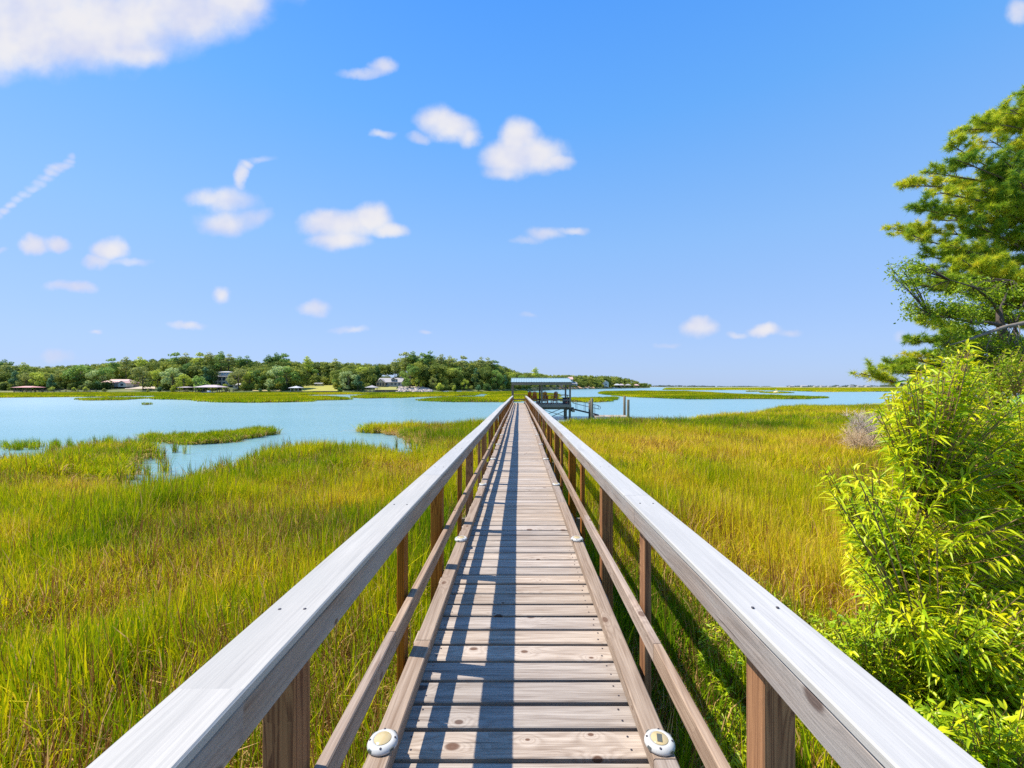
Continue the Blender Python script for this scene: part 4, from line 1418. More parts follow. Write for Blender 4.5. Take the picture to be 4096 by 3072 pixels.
T(205, 1545, 5, 'bush', 'yellow green', 'front'); T(300, 1548, 5, 'bush', 'yellow green', 'front'); T(345, 1546, 5, 'bush', 'yellow green', 'front'); T(420, 1552, 3, 'bush', 'olive', 'front'); T(640, 1546, 3, 'bush', 'deep blue green', 'front'); T(590, 1556, 4, 'bush', 'olive', 'front'); T(690, 1540, 4, 'bush', 'yellow green', 'front')
T(842, 1536, 8, 'bush', 'olive', 'front'); T(905, 1534, 6, 'bush', 'yellow green', 'front'); T(1040, 1552, 4, 'bush', 'deep blue green', 'front'); T(1075, 1552, 4, 'bush', 'dark green', 'front'); T(1360, 1548, 2, 'bush', 'dark green', 'front'); T(1590, 1546, 12, 'bush', 'mid green', 'front')
# pines on the skyline
for px in (20, 95, 452, 505, 560, 705, 745, 800, 838, 885, 915, 958, 990, 1075, 1106, 1135, 1228, 1340, 1580, 1622, 1652, 1690, 1722, 1766, 1800, 1850, 1925, 1950, 1978, 2143):
    T(px, TOP(px) - R(3, 15), 30 if px < 2090 else 40, 'pine', random.choice(['olive', 'olive', 'mid green', 'dark green', 'yellow green']), 'skyline')


def between(px):
    l = [n for x, n in LANDMARKS if x <= px]
    r = [n for x, n in LANDMARKS if x > px]
    if l and r: return f'between {l[-1]} and {r[0]}', len(l)
    if r: return f'left of {r[0]}', 0
    return f'right of {l[-1]}', len(l)


def plant_far_trees():
    groups = {}
    for t in sorted(TREELIST, key=lambda t: t[0]):
        groups.setdefault((t[3], t[4], t[5], between(t[0])[1]), []).append(t)
    protos = {}
    for t in TREELIST:
        px, top, D, kind, tone, row, wid, base = t
        nm, cat, phr = NAMES[kind]
        Y = DS(px) + D
        zb = hgt(D) - .1
        zt = EYE - (top - HY) / F * Y
        H = max(1.2, zt - zb)
        vi = random.randrange(KINDS[kind])
        key = (kind, vi)
        if key not in protos:
            cm, tm = TREEPROTO[key]
            root = empty(nm)
            cr = link_mesh('crown', cm, M['farleaf'], root)
            tk = tm.build('trunk', M['bark'], root)
            protos[key] = root
            o = root
        else:
            o = copy_tree(protos[key])
        o.location = ((px - CX) / F * Y, Y, zb)
        w = H * wid * {'oak': .95, 'pine': 1.0, 'cedar': 1.0, 'bush': .9}[kind]
        if kind == 'oak': w = min(w, 13 * wid)
        o.scale = (w, w, H)
        o.rotation_euler = (0, 0, R(0, 6.28))
        j = R(.88, 1.15)
        for c in o.children:
            if c.name.startswith('crown'):
                c.color = (*[min(1, v * j * 3.0) for v in TONES[tone]], 1)
        same = groups[(kind, tone, row, between(px)[1])]
        i = same.index(t)
        loc = between(px)[0]
        rowp = 'on the skyline' if row == 'skyline' else 'by the far shore'
        lab = f'{tone} {phr} {rowp} {loc}'
        if len(same) == 2: lab = ('left' if i == 0 else 'right') + ' one of two: ' + lab
        elif len(same) > 2: lab = ORD[i] + ' from the left: ' + lab
        if len(lab.split()) > 16: lab = lab.replace('the ', '').replace(' on skyline', ' skyline').replace(' by far shore', '')
        if len(lab.split()) > 16: lab = lab.replace(' from left', '').replace('one of two: ', '')
        if len(lab.split()) > 16: print('LONG', lab)
        tag(o, lab, cat, 'shrubs along the far shore' if kind == 'bush' else 'trees along the far shore')
    # the wood behind, one mass
    P, S, Ro, I, T_ = [], [], [], [], []
    keys = [k for k in TREEPROTO if k[0] in ('oak', 'pine', 'bush')]
    bushes = [i for i, k in enumerate(keys) if k[0] == 'bush']
    pines = [i for i, k in enumerate(keys) if k[0] == 'pine']
    talls = [i for i, k in enumerate(keys) if k[0] != 'bush']
    pr = []
    for k in keys:
        me = TREEPROTO[k][0].copy()
        me.materials.clear()
        pr.append(proto('wood_tree', me, M['farwood']))
    px = -260.0
    while px < 2592:
        for r_, (dd, drop) in enumerate(((18, 34), (34, 16), (52, 6), (72, 3))):
            q = px + R(-14, 14)
            D = dd + R(-6, 6)
            lim = TOP(q) + 7
            f = 1.0
            if 2090 < q: f = 1.6
            # keep the front gaps open before houses and the lawn
            if r_ == 0 and any(a < q < b for a, b in ((425, 660), (855, 975), (1195, 1352), (1480, 1650))): continue
            if r_ == 1 and any(a < q < b for a, b in ((435, 590), (862, 960), (1215, 1345), (1500, 1630))): continue
            Y = DS(q) + D * f
            top = lim + drop * R(.5, 1.3) * (1 if q < 2050 else np.interp(q, [2050, 2590], [.8, .35]))
            if top > 1543: top = 1543 - R(0, 4)
            zb = hgt(D) * (1 if q < 2090 else .7) - .3
            H = max(2.5, EYE - (top - HY) / F * Y - zb)
            k = random.choice(pines if (r_ >= 2 and random.random() < .65) else talls)
            w = H * R(.8, 1.05) * (1.0 if H < 14 else 14 / H) * (1 if q < 2100 else 1.2)
            P.append(((q - CX) / F * Y, Y, zb)); S.append((w, w, H)); Ro.append((0, 0, R(0, 6.28))); I.append(k); T_.append(min(1, max(0, random.gauss(.42, .2))))
        for r_ in range(3):                     # undergrowth below the crowns
            q = px + R(-8, 8); D = (R(8, 14), R(26, 34), R(44, 50))[r_]
            if r_ == 0 and any(a < q < b for a, b in ((440, 660), (880, 975), (1100, 1120), (1195, 1352), (1480, 1735))): continue
            if r_ == 1 and any(a < q < b for a, b in ((440, 590), (870, 950), (1205, 1345), (1500, 1630))): continue
            Y = DS(q) + D * (1.6 if q > 2090 else 1)
            H = R(2.5, 4.5) if r_ == 0 else R(5, 8)
            if q > 2090: H *= 1.3
            w = H * R(.8, 1.2)
            P.append(((q - CX) / F * Y, Y, hgt(D) * (1 if q < 2090 else .7) - .3)); S.append((w, w, H)); Ro.append((0, 0, R(0, 6.28))); I.append(random.choice(bushes)); T_.append(min(1, max(0, random.gauss(.36, .2))))
        px += 13 if px < 2050 else 8
    scatter('wooded_shore', P, S, Ro, I, T_, pr, 'stuff', 'dense green wood behind the far shore running out to the point')


plant_far_trees()


# ---- buildings over there
def gable_house(name, label, px, D, zb, w, d, h, rh, wall, roofm, ridge='x', windows=(), doors=(), porch=False, cat='house', rz=0.0, over=.35, chimney=None, hip=0.0):
    Y = DS(px) + D
    root = empty(name, ((px - CX) / F * Y, Y, zb), rz, label, cat)
    mb = MB().box((-w / 2, -d / 2, 0), (w / 2, d / 2, h), 0, .02)
    if ridge == 'x' and not hip:
        for x in (-w / 2, w / 2): mb.poly([(x, -d / 2, h), (x, d / 2, h), (x, 0, h + rh)])
    if ridge == 'y' and not hip:
        for y in (-d / 2, d / 2): mb.poly([(-w / 2, y, h), (w / 2, y, h), (0, y, h + rh)])
    mb.build('wall', M[wall], root)
    r = MB()
    W, Dd = w / 2 + over, d / 2 + over
    dz = -rh * over / (d / 2 if ridge == 'x' else w / 2)
    th = .14
    if ridge == 'x':
        e0, e1 = -W + hip, W - hip
        r.poly([(-W, -Dd, h + dz + th), (W, -Dd, h + dz + th), (e1, 0, h + rh + th), (e0, 0, h + rh + th)])
        r.poly([(W, Dd, h + dz + th), (-W, Dd, h + dz + th), (e0, 0, h + rh + th), (e1, 0, h + rh + th)])
        if hip:
            r.poly([(W, -Dd, h + dz + th), (W, Dd, h + dz + th), (e1, 0, h + rh + th)])
            r.poly([(-W, Dd, h + dz + th), (-W, -Dd, h + dz + th), (e0, 0, h + rh + th)])
        r.poly([(-W, -Dd, h + dz), (W, -Dd, h + dz), (W, -Dd, h + dz + th), (-W, -Dd, h + dz + th)])
        r.poly([(-W, Dd, h + dz), (-W, -Dd, h + dz), (W, -Dd, h + dz), (W, Dd, h + dz)][::1])
    else:
        r.poly([(-W, -Dd, h + dz + th), (0, -Dd, h + rh + th), (0, Dd, h + rh + th), (-W, Dd, h + dz + th)][::-1])
        r.poly([(0, -Dd, h + rh + th), (W, -Dd, h + dz + th), (W, Dd, h + dz + th), (0, Dd, h + rh + th)][::-1])
        r.poly([(-W, -Dd, h + dz), (0, -Dd, h + rh), (0, -Dd, h + rh + th), (-W, -Dd, h + dz + th)])
        r.poly([(0, -Dd, h + rh), (W, -Dd, h + dz), (W, -Dd, h + dz + th), (0, -Dd, h + rh + th)])
    ro = r.build('roof', M[roofm], root)
    if chimney is not None:
        MB().box((chimney - .35, -.3, h + rh * .4), (chimney + .35, .3, h + rh + .8)).build('chimney', M['greyroof'], ro)
    for (x, z, ww, hh) in windows:
        f = MB().box((x - ww / 2 - .09, -d / 2 - .06, z - .09), (x + ww / 2 + .09, -d / 2 - .003, z + hh + .09)).build('window', M['whitewall'], root)
        MB().box((x - ww / 2, -d / 2 - .08, z), (x + ww / 2, -d / 2 - .063, z + hh)).build('pane', M['glass'], f)
    for (x, z, ww, hh) in doors:
        MB().box((x - ww / 2, -d / 2 - .07, z), (x + ww / 2, -d / 2 - .003, z + hh)).build('door', M['greyroof'], root)
    return root


def open_shelter(name, label, px, D, zfloor, w, d, h, rh, roofm, cat='boathouse', hip=None, postm='pile', rail=True, nposts=3):
    Y = DS(px) + D
    root = empty(name, ((px - CX) / F * Y, Y, 0), 0, label, cat)
    MB().box((-w / 2, -d / 2, zfloor - .2), (w / 2, d / 2, zfloor), 0, .02).build('deck', M['pavwood'], root)
    for i in range(nposts):
        x = -w / 2 + .15 + (w - .3) * i / (nposts - 1)
        for y in (-d / 2 + .15, d / 2 - .15):
            MB().box((x - .1, y - .1, zfloor + .003), (x + .1, y + .1, zfloor + h)).build('post', M[postm], root)
            MB().box((x - .13, y - .13, -1), (x + .13, y + .13, zfloor - .205)).build('pile', M['pile'], root)
    W, Dd = w / 2 + .6, d / 2 + .6
    hp = hip if hip is not None else 0
    e = W - hp
    z0, z1 = zfloor + h, zfloor + h + rh
    r = MB()
    r.poly([(-W, -Dd, z0), (W, -Dd, z0), (e, 0, z1), (-e, 0, z1)])
    r.poly([(W, Dd, z0), (-W, Dd, z0), (-e, 0, z1), (e, 0, z1)])
    r.poly([(W, -Dd, z0), (W, Dd, z0), (e, 0, z1)])
    r.poly([(-W, Dd, z0), (-W, -Dd, z0), (-e, 0, z1)])
    r.poly([(-W, Dd, z0 - .12), (W, Dd, z0 - .12), (W, -Dd, z0 - .12), (-W, -Dd, z0 - .12)])
    r.poly([(-W, -Dd, z0 - .12), (W, -Dd, z0 - .12), (W, -Dd, z0), (-W, -Dd, z0)])
    r.build('roof', M[roofm], root)
    if rail:
        m = MB()
        for z in (.45, .9):
            m.box((-w / 2, -d / 2 - .03, zfloor + z), (w / 2, -d / 2 + .03, zfloor + z + .08))
        m.build('railing', M['pavwood'], root)
    return root


def small_pier(label, pxa, pxb, D, z, rail=True, mat='pavwood', wid=1.4):
    Ya, Yb = DS(pxa) + D, DS(pxb) + D
    a = Vector(((pxa - CX) / F * Ya, Ya, 0)); b = Vector(((pxb - CX) / F * Yb, Yb, 0))
    root = empty('pier', a, 0, label, 'pier')
    L = b - a
    n = max(3, int(L.length / 2.6))
    MB().beam(Vector((0, 0, z - .1)), L + Vector((0, 0, z - .1)), wid, .14).build('pier_deck', M[mat], root)
    for i in range(n + 1):
        p = L * (i / n)
        MB().box((p.x - .1, p.y - wid / 2 - .24, -.8), (p.x + .1, p.y - wid / 2 - .06, z + (.95 if rail else .1))).build('pile', M['pile'], root)
    if rail:
        m = MB()
        for zz in (.5, .95):
            m.beam(Vector((0, -wid / 2 - .02, z + zz)), L + Vector((0, -wid / 2 - .02, z + zz)), .06, .1)
        m.build('railing', M[mat], root)
    return root


def boat(label, px, D, L, hull, z=0.0, rz=0.0, y=None, cabin=True):
    Y = y if y else DS(px) + D
    root = empty('motor_boat', ((px - CX) / F * Y, Y, z), rz, label, 'boat')
    mb = MB()
    n = 9
    sec = []
    for i in range(n):
        t = i / (n - 1)
        hw = L * .15 * (1 - max(0, (t - .45) / .55) ** 2.2) + .02
        sh = .75 + .35 * max(0, t - .4)
        sec.append([(-L / 2 + L * t, -hw, sh), (-L / 2 + L * t, -hw * .8, .15), (-L / 2 + L * t, 0, -.15 + .4 * max(0, t - .7)), (-L / 2 + L * t, hw * .8, .15), (-L / 2 + L * t, hw, sh)])
    for i in range(n - 1):
        for j in range(4):
            mb.poly([sec[i][j], sec[i][j + 1], sec[i + 1][j + 1], sec[i + 1][j]][::-1])
        mb.poly([sec[i][0], sec[i + 1][0], sec[i + 1][4], sec[i][4]][::-1])
    mb.poly(sec[0])
    mb.build('hull', M[hull], root)
    if cabin:
        MB().box((-L * .12, -L * .07, .8), (L * .1, L * .07, 1.35), 0, .05).build('console', M['boatwhite'], root)
        MB().box((L * .06, -L * .065, 1.36), (L * .085, L * .065, 1.75), 0, .01).build('windscreen', M['glass'], root)
    MB().box((-L / 2 - .3, -.2, .35), (-L / 2 - .02, .2, 1.25), 0, .05).build('outboard_motor', M['navy'], root)
    return root


def far_buildings():
    open_shelter('boat_shelter', 'open boat shelter with faded red roof on piles at the far left shore', 115, -2, 1.15, 7.8, 5, 1.75, .6, 'redroof', hip=2.6)
    small_pier('long grey railed pier running from the red roofed shelter to the bank', 152, 392, -1, 1.15)
    gable_house('bungalow', 'long bungalow with faded pink roof and pale wing under the trees', 482, 20, 3.15, 12.5, 7, 2.1, 1.5, 'tanwall', 'pinkroof', 'x', [(-3.4, .7, 1.4, 1.1), (-1.2, .7, 1.2, 1.1), (3, .7, 1.4, 1.1)], [(.8, 0, 1, 2)], hip=2)
    gable_house('house_wing', 'white gabled wing at the right of the pink roofed bungalow', 503, 17, 3.1, 3.8, 4, 1.9, 1.0, 'whitewall', 'pinkroof', 'y', [(0, .6, 1.4, 1.0)], [])
    gable_house('cottage', 'small white cottage half hidden by trees right of the pink roofed bungalow', 598, 30, 3.3, 4.6, 5, 2.6, 1.3, 'whitewall', 'greyroof', 'y', [(-1.1, .9, .8, 1.1), (1.1, .9, .8, 1.1)], [(0, 0, .9, 2)])
    gable_house('shed', 'low shed with pale roof behind bushes left of the pink roofed bungalow', 335, 14, 2.0, 4.4, 3.5, 1.5, .5, 'creamwall', 'tanwall', 'x', [(-.8, .5, .8, .7)], [(.9, 0, .9, 1.4)], cat='shed')
    open_shelter('boathouse', 'small square boathouse with flat grey roof at the water edge', 745, -1, 1.0, 3.6, 3.6, 1.9, .35, 'mauveroof', hip=1.5, nposts=2)
    open_shelter('boathouse', 'wide boathouse with long mauve roof sheltering a blue boat', 845, -3, 1.0, 9.8, 6, 2.0, 1.0, 'mauveroof', hip=3.2, nposts=4, rail=False)
    boat('blue motor boat moored under the wide mauve boathouse roof', 836, -8, 5.2, 'boatblue', .1, .1)
    small_pier('grey pier right of the wide mauve boathouse', 893, 938, -2, 1.3)
    r = gable_house('villa', 'white three storey house with glassed top room above the trees', 905, 24, 3.4, 8.0, 7, 4.9, .45, 'creamwall', 'whiteroof', 'x',
                    [(-2.6, .6, 1.3, 1.5), (-.7, .6, 1.3, 1.5), (1.4, .6, 1.3, 1.5), (-2.6, 2.9, 1.3, 1.5), (-.7, 2.9, 1.3, 1.5), (1.4, 2.9, 1.3, 1.5)], [(3.0, 0, 1, 2.1)], over=.9, hip=2)
    top = MB().box((-2.2, -2.5, 5.25), (3.0, 2.0, 6.9), 0, .02).build('upper_storey', M['whitewall'], r)
    for x in (-1.5, -.2, 1.1, 2.4):
        MB().box((x - .45, -2.56, 5.75), (x + .45, -2.503, 6.6)).build('window', M['bluewall'], top)
    MB().poly([(-2.8, -3.1, 6.95), (3.6, -3.1, 6.95), (1.8, -.3, 7.5), (-.9, -.3, 7.5)]).poly([(3.6, -3.1, 6.95), (3.6, 2.6, 6.95), (1.8, -.3, 7.5)]).poly([(3.6, 2.6, 6.95), (-2.8, 2.6, 6.95), (-.9, -.3, 7.5), (1.8, -.3, 7.5)]).poly([(-2.8, 2.6, 6.95), (-2.8, -3.1, 6.95), (-.9, -.3, 7.5)]).poly([(-2.8, -3.1, 6.91), (-2.8, 2.6, 6.91), (3.6, 2.6, 6.91), (3.6, -3.1, 6.91)]).build('upper_roof', M['whiteroof'], top)
    gable_house('garage', 'low white roofed outbuilding right of the white three storey house', 963, 14, 2.3, 4.4, 4, 1.7, .7, 'whitewall', 'whiteroof', 'x', [(-.8, .6, .8, .7)], [(1, 0, 1.4, 1.5)], cat='outbuilding')
    open_shelter('gazebo', 'white hip roofed gazebo on piles at the edge of the lawn', 1185, -1, 1.1, 3.6, 3.6, 1.6, .85, 'whiteroof', 'gazebo', hip=2.3, postm='whitewall')
    small_pier('short grey ramp pier right of the white gazebo', 1206, 1240, 0, .7, False)
    gable_house('shed', 'low white shed on the sunny lawn by the trees', 1277, 36, 3.6, 3.9, 2.4, 1.25, .25, 'whitewall', 'whiteroof', 'x', [(-1, .4, .7, .5)], [(.6, 0, .8, 1.1)], cat='shed')
    # seawalls
    for (pa, pb, d, zt, lab) in ((1252, 1352, 1, 1.25, 'low grey timber seawall below the sunny lawn'), (1500, 1592, 2, 1.75, 'dark timber seawall below the grey gabled house')):
        Ya, Yb = DS(pa) + d, DS(pb) + d
        a = Vector(((pa - CX) / F * Ya, Ya, 0)); b = Vector(((pb - CX) / F * Yb, Yb, 0))
        w = empty('seawall', a, 0, lab, 'seawall')
        m = MB()
        n = 34
        for i in range(n):
            p = (b - a) * ((i + .5) / n)
            m.beam(p + Vector((0, 0, -.5)), p + Vector((0, 0, zt - .14)), (b - a).length / n * .94, .1, (0, 1, 0), .01)
        m.build('wall_boards', M['pavwood'], w)
        MB().beam(Vector((0, 0, zt - .065)), (b - a) + Vector((0, 0, zt - .065)), .3, .12).build('cap', M['dockwood'], w)
    open_shelter('gazebo', 'grey roofed gazebo on a dock left of the grey gabled house', 1488, -2, 1.15, 3.8, 3.8, 1.7, 1.0, 'greyroof', 'gazebo', hip=2.4)
    small_pier('low pale dock around the grey roofed gazebo', 1448, 1560, -4.5, .8, False, 'dockwood', 1.8)
    h = gable_house('cottage', 'grey gabled waterfront house with dormer and porch below tall trees', 1568, 26, 3.3, 12.4, 8, 2.3, 2.1, 'greywall', 'greyroof', 'x',
                    [(-1.6, .7, 1.0, 1.3), (1.2, .7, 1.0, 1.3), (3.0, .7, 1.2, 1.3), (5.0, .7, 1.0, 1.3)], [(.0, 0, 1, 2.1)], chimney=4.8)
    g = MB().box((-6.3, -6.0, 0), (-1.9, -4.02, 2.2), 0, .02).poly([(-6.3, -6.0, 2.2), (-1.9, -6.0, 2.2), (-4.1, -6.0, 3.7)]).build('front_gable', M['tanwall'], h)
    MB().poly([(-6.7, -6.4, 2.0), (-4.1, -6.4, 3.9), (-4.1, -.5, 3.9), (-6.7, -4.0, 2.0)]).poly([(-4.1, -6.4, 3.9), (-1.5, -6.4, 2.0), (-1.5, -4.0, 2.0), (-4.1, -.5, 3.9)]).build('gable_roof', M['greyroof'], g)
    for x in (-5.5, -4.1, -2.7):
        MB().box((x - .4, -6.06, .4), (x + .4, -6.003, 1.9)).build('window', M['glass'], g)
    MB().poly([(-5.2, -6.03, 2.35), (-3.0, -6.03, 2.35), (-4.1, -6.03, 3.3)]).build('window', M['whitewall'], g)
    dm = MB().box((.6, -3.6, 2.6), (3.0, -1.2, 3.9), 0, .02).build('dormer', M['whitewall'], h)
    MB().box((1.0, -3.66, 2.85), (2.6, -3.603, 3.6)).build('window', M['glass'], dm)
    MB().poly([(.3, -4.0, 3.85), (1.8, -4.0, 4.5), (1.8, -.4, 4.5), (.3, -.6, 3.85)]).poly([(1.8, -4.0, 4.5), (3.3, -4.0, 3.85), (3.3, -.6, 3.85), (1.8, -.4, 4.5)]).build('dormer_roof', M['greyroof'], dm)
    gable_house('cottage', 'small blue house showing between trees left of the grey gabled house', 1477, 42, 3.6, 3.6, 4, 2.8, 1.1, 'bluewall', 'bluewall', 'y', [(0, .9, .9, 1.0)], [])
    gable_house('cottage', 'tan house half hidden among the trees left of the pavilion', 1962, 26, 5.0, 3.6, 4, 2.6, 1.0, 'tanwall', 'pinkroof', 'x', [(-.9, .8, .8, 1.1), (.9, .8, .8, 1.1)], [])
    # rocks
    g = np.random.default_rng(5)
    V, Q = [], []
    nr = 0
    for (pa, pb, da, db, n, big) in ((1588, 1728, 1.5, 22, 420, 1.0), (1255, 1350, -1.0, .6, 90, .5)):
        for i in range(n):
            px = g.uniform(pa, pb); t = g.random()
            d = da + (db - da) * t * (1 if px < 1680 else max(.15, 1 - (px - 1680) / 60))
            Y = DS(px) + d
            c = np.array([(px - CX) / F * Y, Y, hgt(d) + .15])
            s = big * g.uniform(.3, .75) * np.array([1, 1, .7]) * g.uniform(.8, 1.2, 3)
            cube = np.array([(x, y, z) for x in (-1, 1) for y in (-1, 1) for z in (-1, 1)], float) * g.uniform(.6, 1.1, (8, 3))
            a = g.uniform(0, 6.28)
            rot = np.array([[math.cos(a), -math.sin(a), 0], [math.sin(a), math.cos(a), 0], [0, 0, 1]])
            cube = (cube * s) @ rot.T + c
            o = nr * 8
            V.append(cube)
            Q += [(o, o + 1, o + 3, o + 2), (o + 4, o + 6, o + 7, o + 5), (o, o + 4, o + 5, o + 1), (o + 2, o + 3, o + 7, o + 6), (o, o + 2, o + 6, o + 4), (o + 1, o + 5, o + 7, o + 3)]
            nr += 1
    tag(link_mesh('riprap_rocks', npmesh('riprap_rocks', np.concatenate(V), Q), M['rock']), 'pale riprap rocks heaped on the far bank', None, None, 'stuff')
    # skiffs drawn up at the bank
    boat('small white boat at the bank right of the riprap rocks', 1782, -1, 3.0, 'boatwhite', .25, .5, cabin=False)
    boat('white boat on the bank below the yellow green bushes', 1838, -1, 3.2, 'boatwhite', .3, -.6, cabin=False)
    # beyond the pavilion
    small_pier('long low pier beyond the pavilion along the sandy bank', 2130, 2262, -2, 2.0, True)
    gable_house('house', 'pale house with terracotta roof seen past the pavilion roof edge', 2281, 40, 5.5, 5.5, 9, 6.6, 2.8, 'whitewall', 'pinkroof', 'x', [(-1.2, 1, 1.2, 1.5), (1.2, 1, 1.2, 1.5), (-1.2, 4, 1.2, 1.5), (1.2, 4, 1.2, 1.5)], [])
    gable_house('house', 'long low grey house right of the terracotta roofed house', 2296, 22, 4.2, 7.5, 7, 2.6, 2.2, 'greywall', 'greyroof', 'x', [(-2, .8, 1.2, 1.2), (1, .8, 1.2, 1.2)], [], hip=2)
    gable_house('house', 'cream house seen through the pavilion on the sandy bank', 2214, 20, 3.2, 5.2, 6, 3.6, 1.6, 'creamwall', 'whiteroof', 'x', [(-1.4, 1, 1.2, 1.5), (1.2, 1, 1.2, 1.5)], [(0, 0, 1, 2)])
    gable_house('house', 'brown roofed house seen through the pavilion right of the cream house', 2238, 18, 2.6, 6.5, 6, 2.2, 1.8, 'tanwall', 'mauveroof', 'x', [(-1.6, .8, 1.2, 1.1), (1.4, .8, 1.2, 1.1)], [])
    gable_house('house', 'narrow white house at the foot of the wooded point', 2422, 12, 2.6, 8, 8, 7, 2.5, 'whitewall', 'greyroof', 'y', [(0, 3, 2, 2)], [])
    for (px, rm, lab) in ((2468, 'whiteroof', 'white roofed'), (2485, 'mauveroof', 'mauve roofed'), (2512, 'greyroof', 'grey roofed'), (2545, 'pinkroof', 'pink roofed')):
        open_shelter('boathouse', f'tiny {lab} boathouse in the row below the wooded point', px, -4, 1.5, 9, 7, 4.0, 2.4, rm, hip=3.5, rail=False)
    for (pa, pb, lab) in ((2290, 2368, 'pink grey dock along the orange sandy bank'), (2378, 2440, 'dark dock left of the tiny boathouses'), (2440, 2590, 'long grey dock linking the tiny boathouses')):
        small_pier(lab, pa, pb, -10, 1.6, False, 'dockwood', 3)
    boat('small blue boat beside the tiny boathouses', 2456, -22, 10, 'boatblue', .1, .1)
    boat('small white boat beside the orange sandy bank', 2344, -14, 7, 'boatwhite', .1, .2)
    # yellow mooring buoy near the far islands
    x, y = gp(3104, 1573.5)
    o = empty('mooring_buoy', (x, y, 0), 0, 'yellow and white buoy on the thin grass island', 'buoy')
    MB().lathe([(.2, -.3), (1.0, 0), (1.15, .5), (.9, .95), (.3, 1.2)], 14).build('float', M['buoy'], o)
    MB().tube([(0, 0, 1.15), (0, 0, 1.9)], .08, 6).build('mast', M['boatwhite'], o)


far_buildings()


# ---- distant shore on the right
def distant():
    mb = MB()
    pts = []
    for (pa, pb, Y, dz) in ((2420, 3090, 1900, 120), (3110, 4400, 1500, 200)):
        a, b = (pa - CX) / F * Y, (pb - CX) / F * Y
        for i in range(12):
            x0, x1 = a + (b - a) * i / 12, a + (b - a) * (i + 1) / 12
            mb.poly([(x0, Y, -.3), (x1, Y, -.3), (x1, Y + 20, 1.2), (x0, Y + 20, 1.2)])
            mb.poly([(x0, Y + 20, 1.2), (x1, Y + 20, 1.2), (x1, Y + dz, 2.5), (x0, Y + dz, 2.5)])
    tag(mb.build('distant_bank', plain('distant_sand_and_scrub', (.34, .31, .2), .9, 0, .3, .05)), 'low sandy bank on the horizon', None, None, 'structure')
    blobs = []
    for i in range(420):
        px = R(2440, 3080) if i < 190 else R(3125, 4300)
        Y = R(1930, 2000) if px < 3100 else R(1540, 1660)
        h = (1546 - np.interp(px, [2440, 2560, 2680, 2760, 2900, 2960, 3080, 3125, 3300, 3380, 3400, 3480, 3600, 4300], [1543, 1542, 1541, 1542, 1545, 1544, 1545, 1542, 1543, 1540, 1538, 1541, 1533, 1528])) / F * Y + .9
        h = h * R(.55, 1.1)
        if random.random() < .22 and px < 3350: continue
        x = (px - CX) / F * Y
        blobs.append((x, Y, 2 + h * .5, R(7, 16), R(6, 12), h * .55 + .6))
    V, Q, bt = leaf_cloud(blobs, 16000, 4.0, 909, .4)
    tag(link_mesh('distant_wood', npmesh('distant_wood', V, Q, {'bt': bt}), M['distwood']), 'thin line of distant trees on the horizon at right', None, None, 'stuff')
    first = None
    spots = [(3165, 'left end'), (3215, ''), (3262, ''), (3290, ''), (3318, ''), (3356, ''), (3405, ''), (3440, ''), (3470, '')]
    ROW = ['leftmost', 'second from the left', 'third from the left', 'fourth from the left', 'middle', 'fourth from the right', 'third from the right', 'second from the right', 'rightmost']
    for i, (px, _) in enumerate(spots):
        Y = 1520
        if first is None:
            first = empty('beach_house')
            MB().box((-7, -5, 1.2), (7, 5, 6.0), 0, .05).build('wall', M['whitewall'], first)
            MB().poly([(-8, -6, 5.9), (8, -6, 5.9), (5, 0, 9), (-5, 0, 9)]).poly([(8, -6, 5.9), (8, 6, 5.9), (5, 0, 9)]).poly([(8, 6, 5.9), (-8, 6, 5.9), (-5, 0, 9), (5, 0, 9)]).poly([(-8, 6, 5.9), (-8, -6, 5.9), (-5, 0, 9)]).build('roof', M['greyroof'], first)
            for x in (-4, 0, 4):
                MB().box((x - 1, -5.1, 2.8), (x + 1, -5.003, 4.8)).build('window', M['glass'], first)
            o = first
        else:
            o = copy_tree(first)
        o.location = ((px - CX) / F * Y, Y, .6)
        s = R(.75, 1.1)
        o.scale = (s * R(.9, 1.5), s, s * R(.6, .85))
        tag(o, f'tiny white beach house on the right horizon, {ROW[i]} of the row', 'house', 'beach houses on the right horizon')


distant()


# ------------------------------------------------------------------ RIGHT FOREGROUND PLANTS
def frames(d, g):
    t = np.cross(d, g.normal(size=d.shape))
    t /= np.linalg.norm(t, axis=1)[:, None] + 1e-9
    s = np.cross(d, t)
    return t, s


def leaves(base, dirv, length, width, g, droop=.35):
    """lance-shaped leaves: 4 stations, folded a little along the midrib"""
    n = len(base)
    d = dirv / np.linalg.norm(dirv, axis=1)[:, None]
    up = np.array([0, 0, 1.0]) + g.normal(size=(n, 3)) * .55
    s = np.cross(d, up)
    s /= np.linalg.norm(s, axis=1)[:, None] + 1e-9
    nrm = np.cross(s, d)
    curl = g.normal(.0, .12, n)[:, None]
    V = np.zeros((n, 4, 3, 3), dtype=np.float32)
    for k, (t, wk) in enumerate(((0.0, .12), (.3, .95), (.65, .75), (1.0, .03))):
        c = base + d * (length * t)[:, None] + np.array([0, 0, -1.0]) * (length * droop * t * t)[:, None] + s * (curl * length[:, None] * t * t)
        w = (width * wk * .5)[:, None]
        V[:, k, 0] = c - s * w + nrm * w * .45
        V[:, k, 1] = c
        V[:, k, 2] = c + s * w + nrm * w * .45
    b = (np.arange(n) * 12)[:, None]
    Q = []
    for k in range(3):
        for j in range(2):
            a = 3 * k + j
            Q.append(b + np.array([a, a + 1, a + 4, a + 3]))
    return V.reshape(-1, 3), np.concatenate(Q, 0)


def bez(p0, p1, p2, n):
    t = np.linspace(0, 1, n)[:, None]
    return (1 - t) ** 2 * p0 + 2 * t * (1 - t) * p1 + t * t * p2


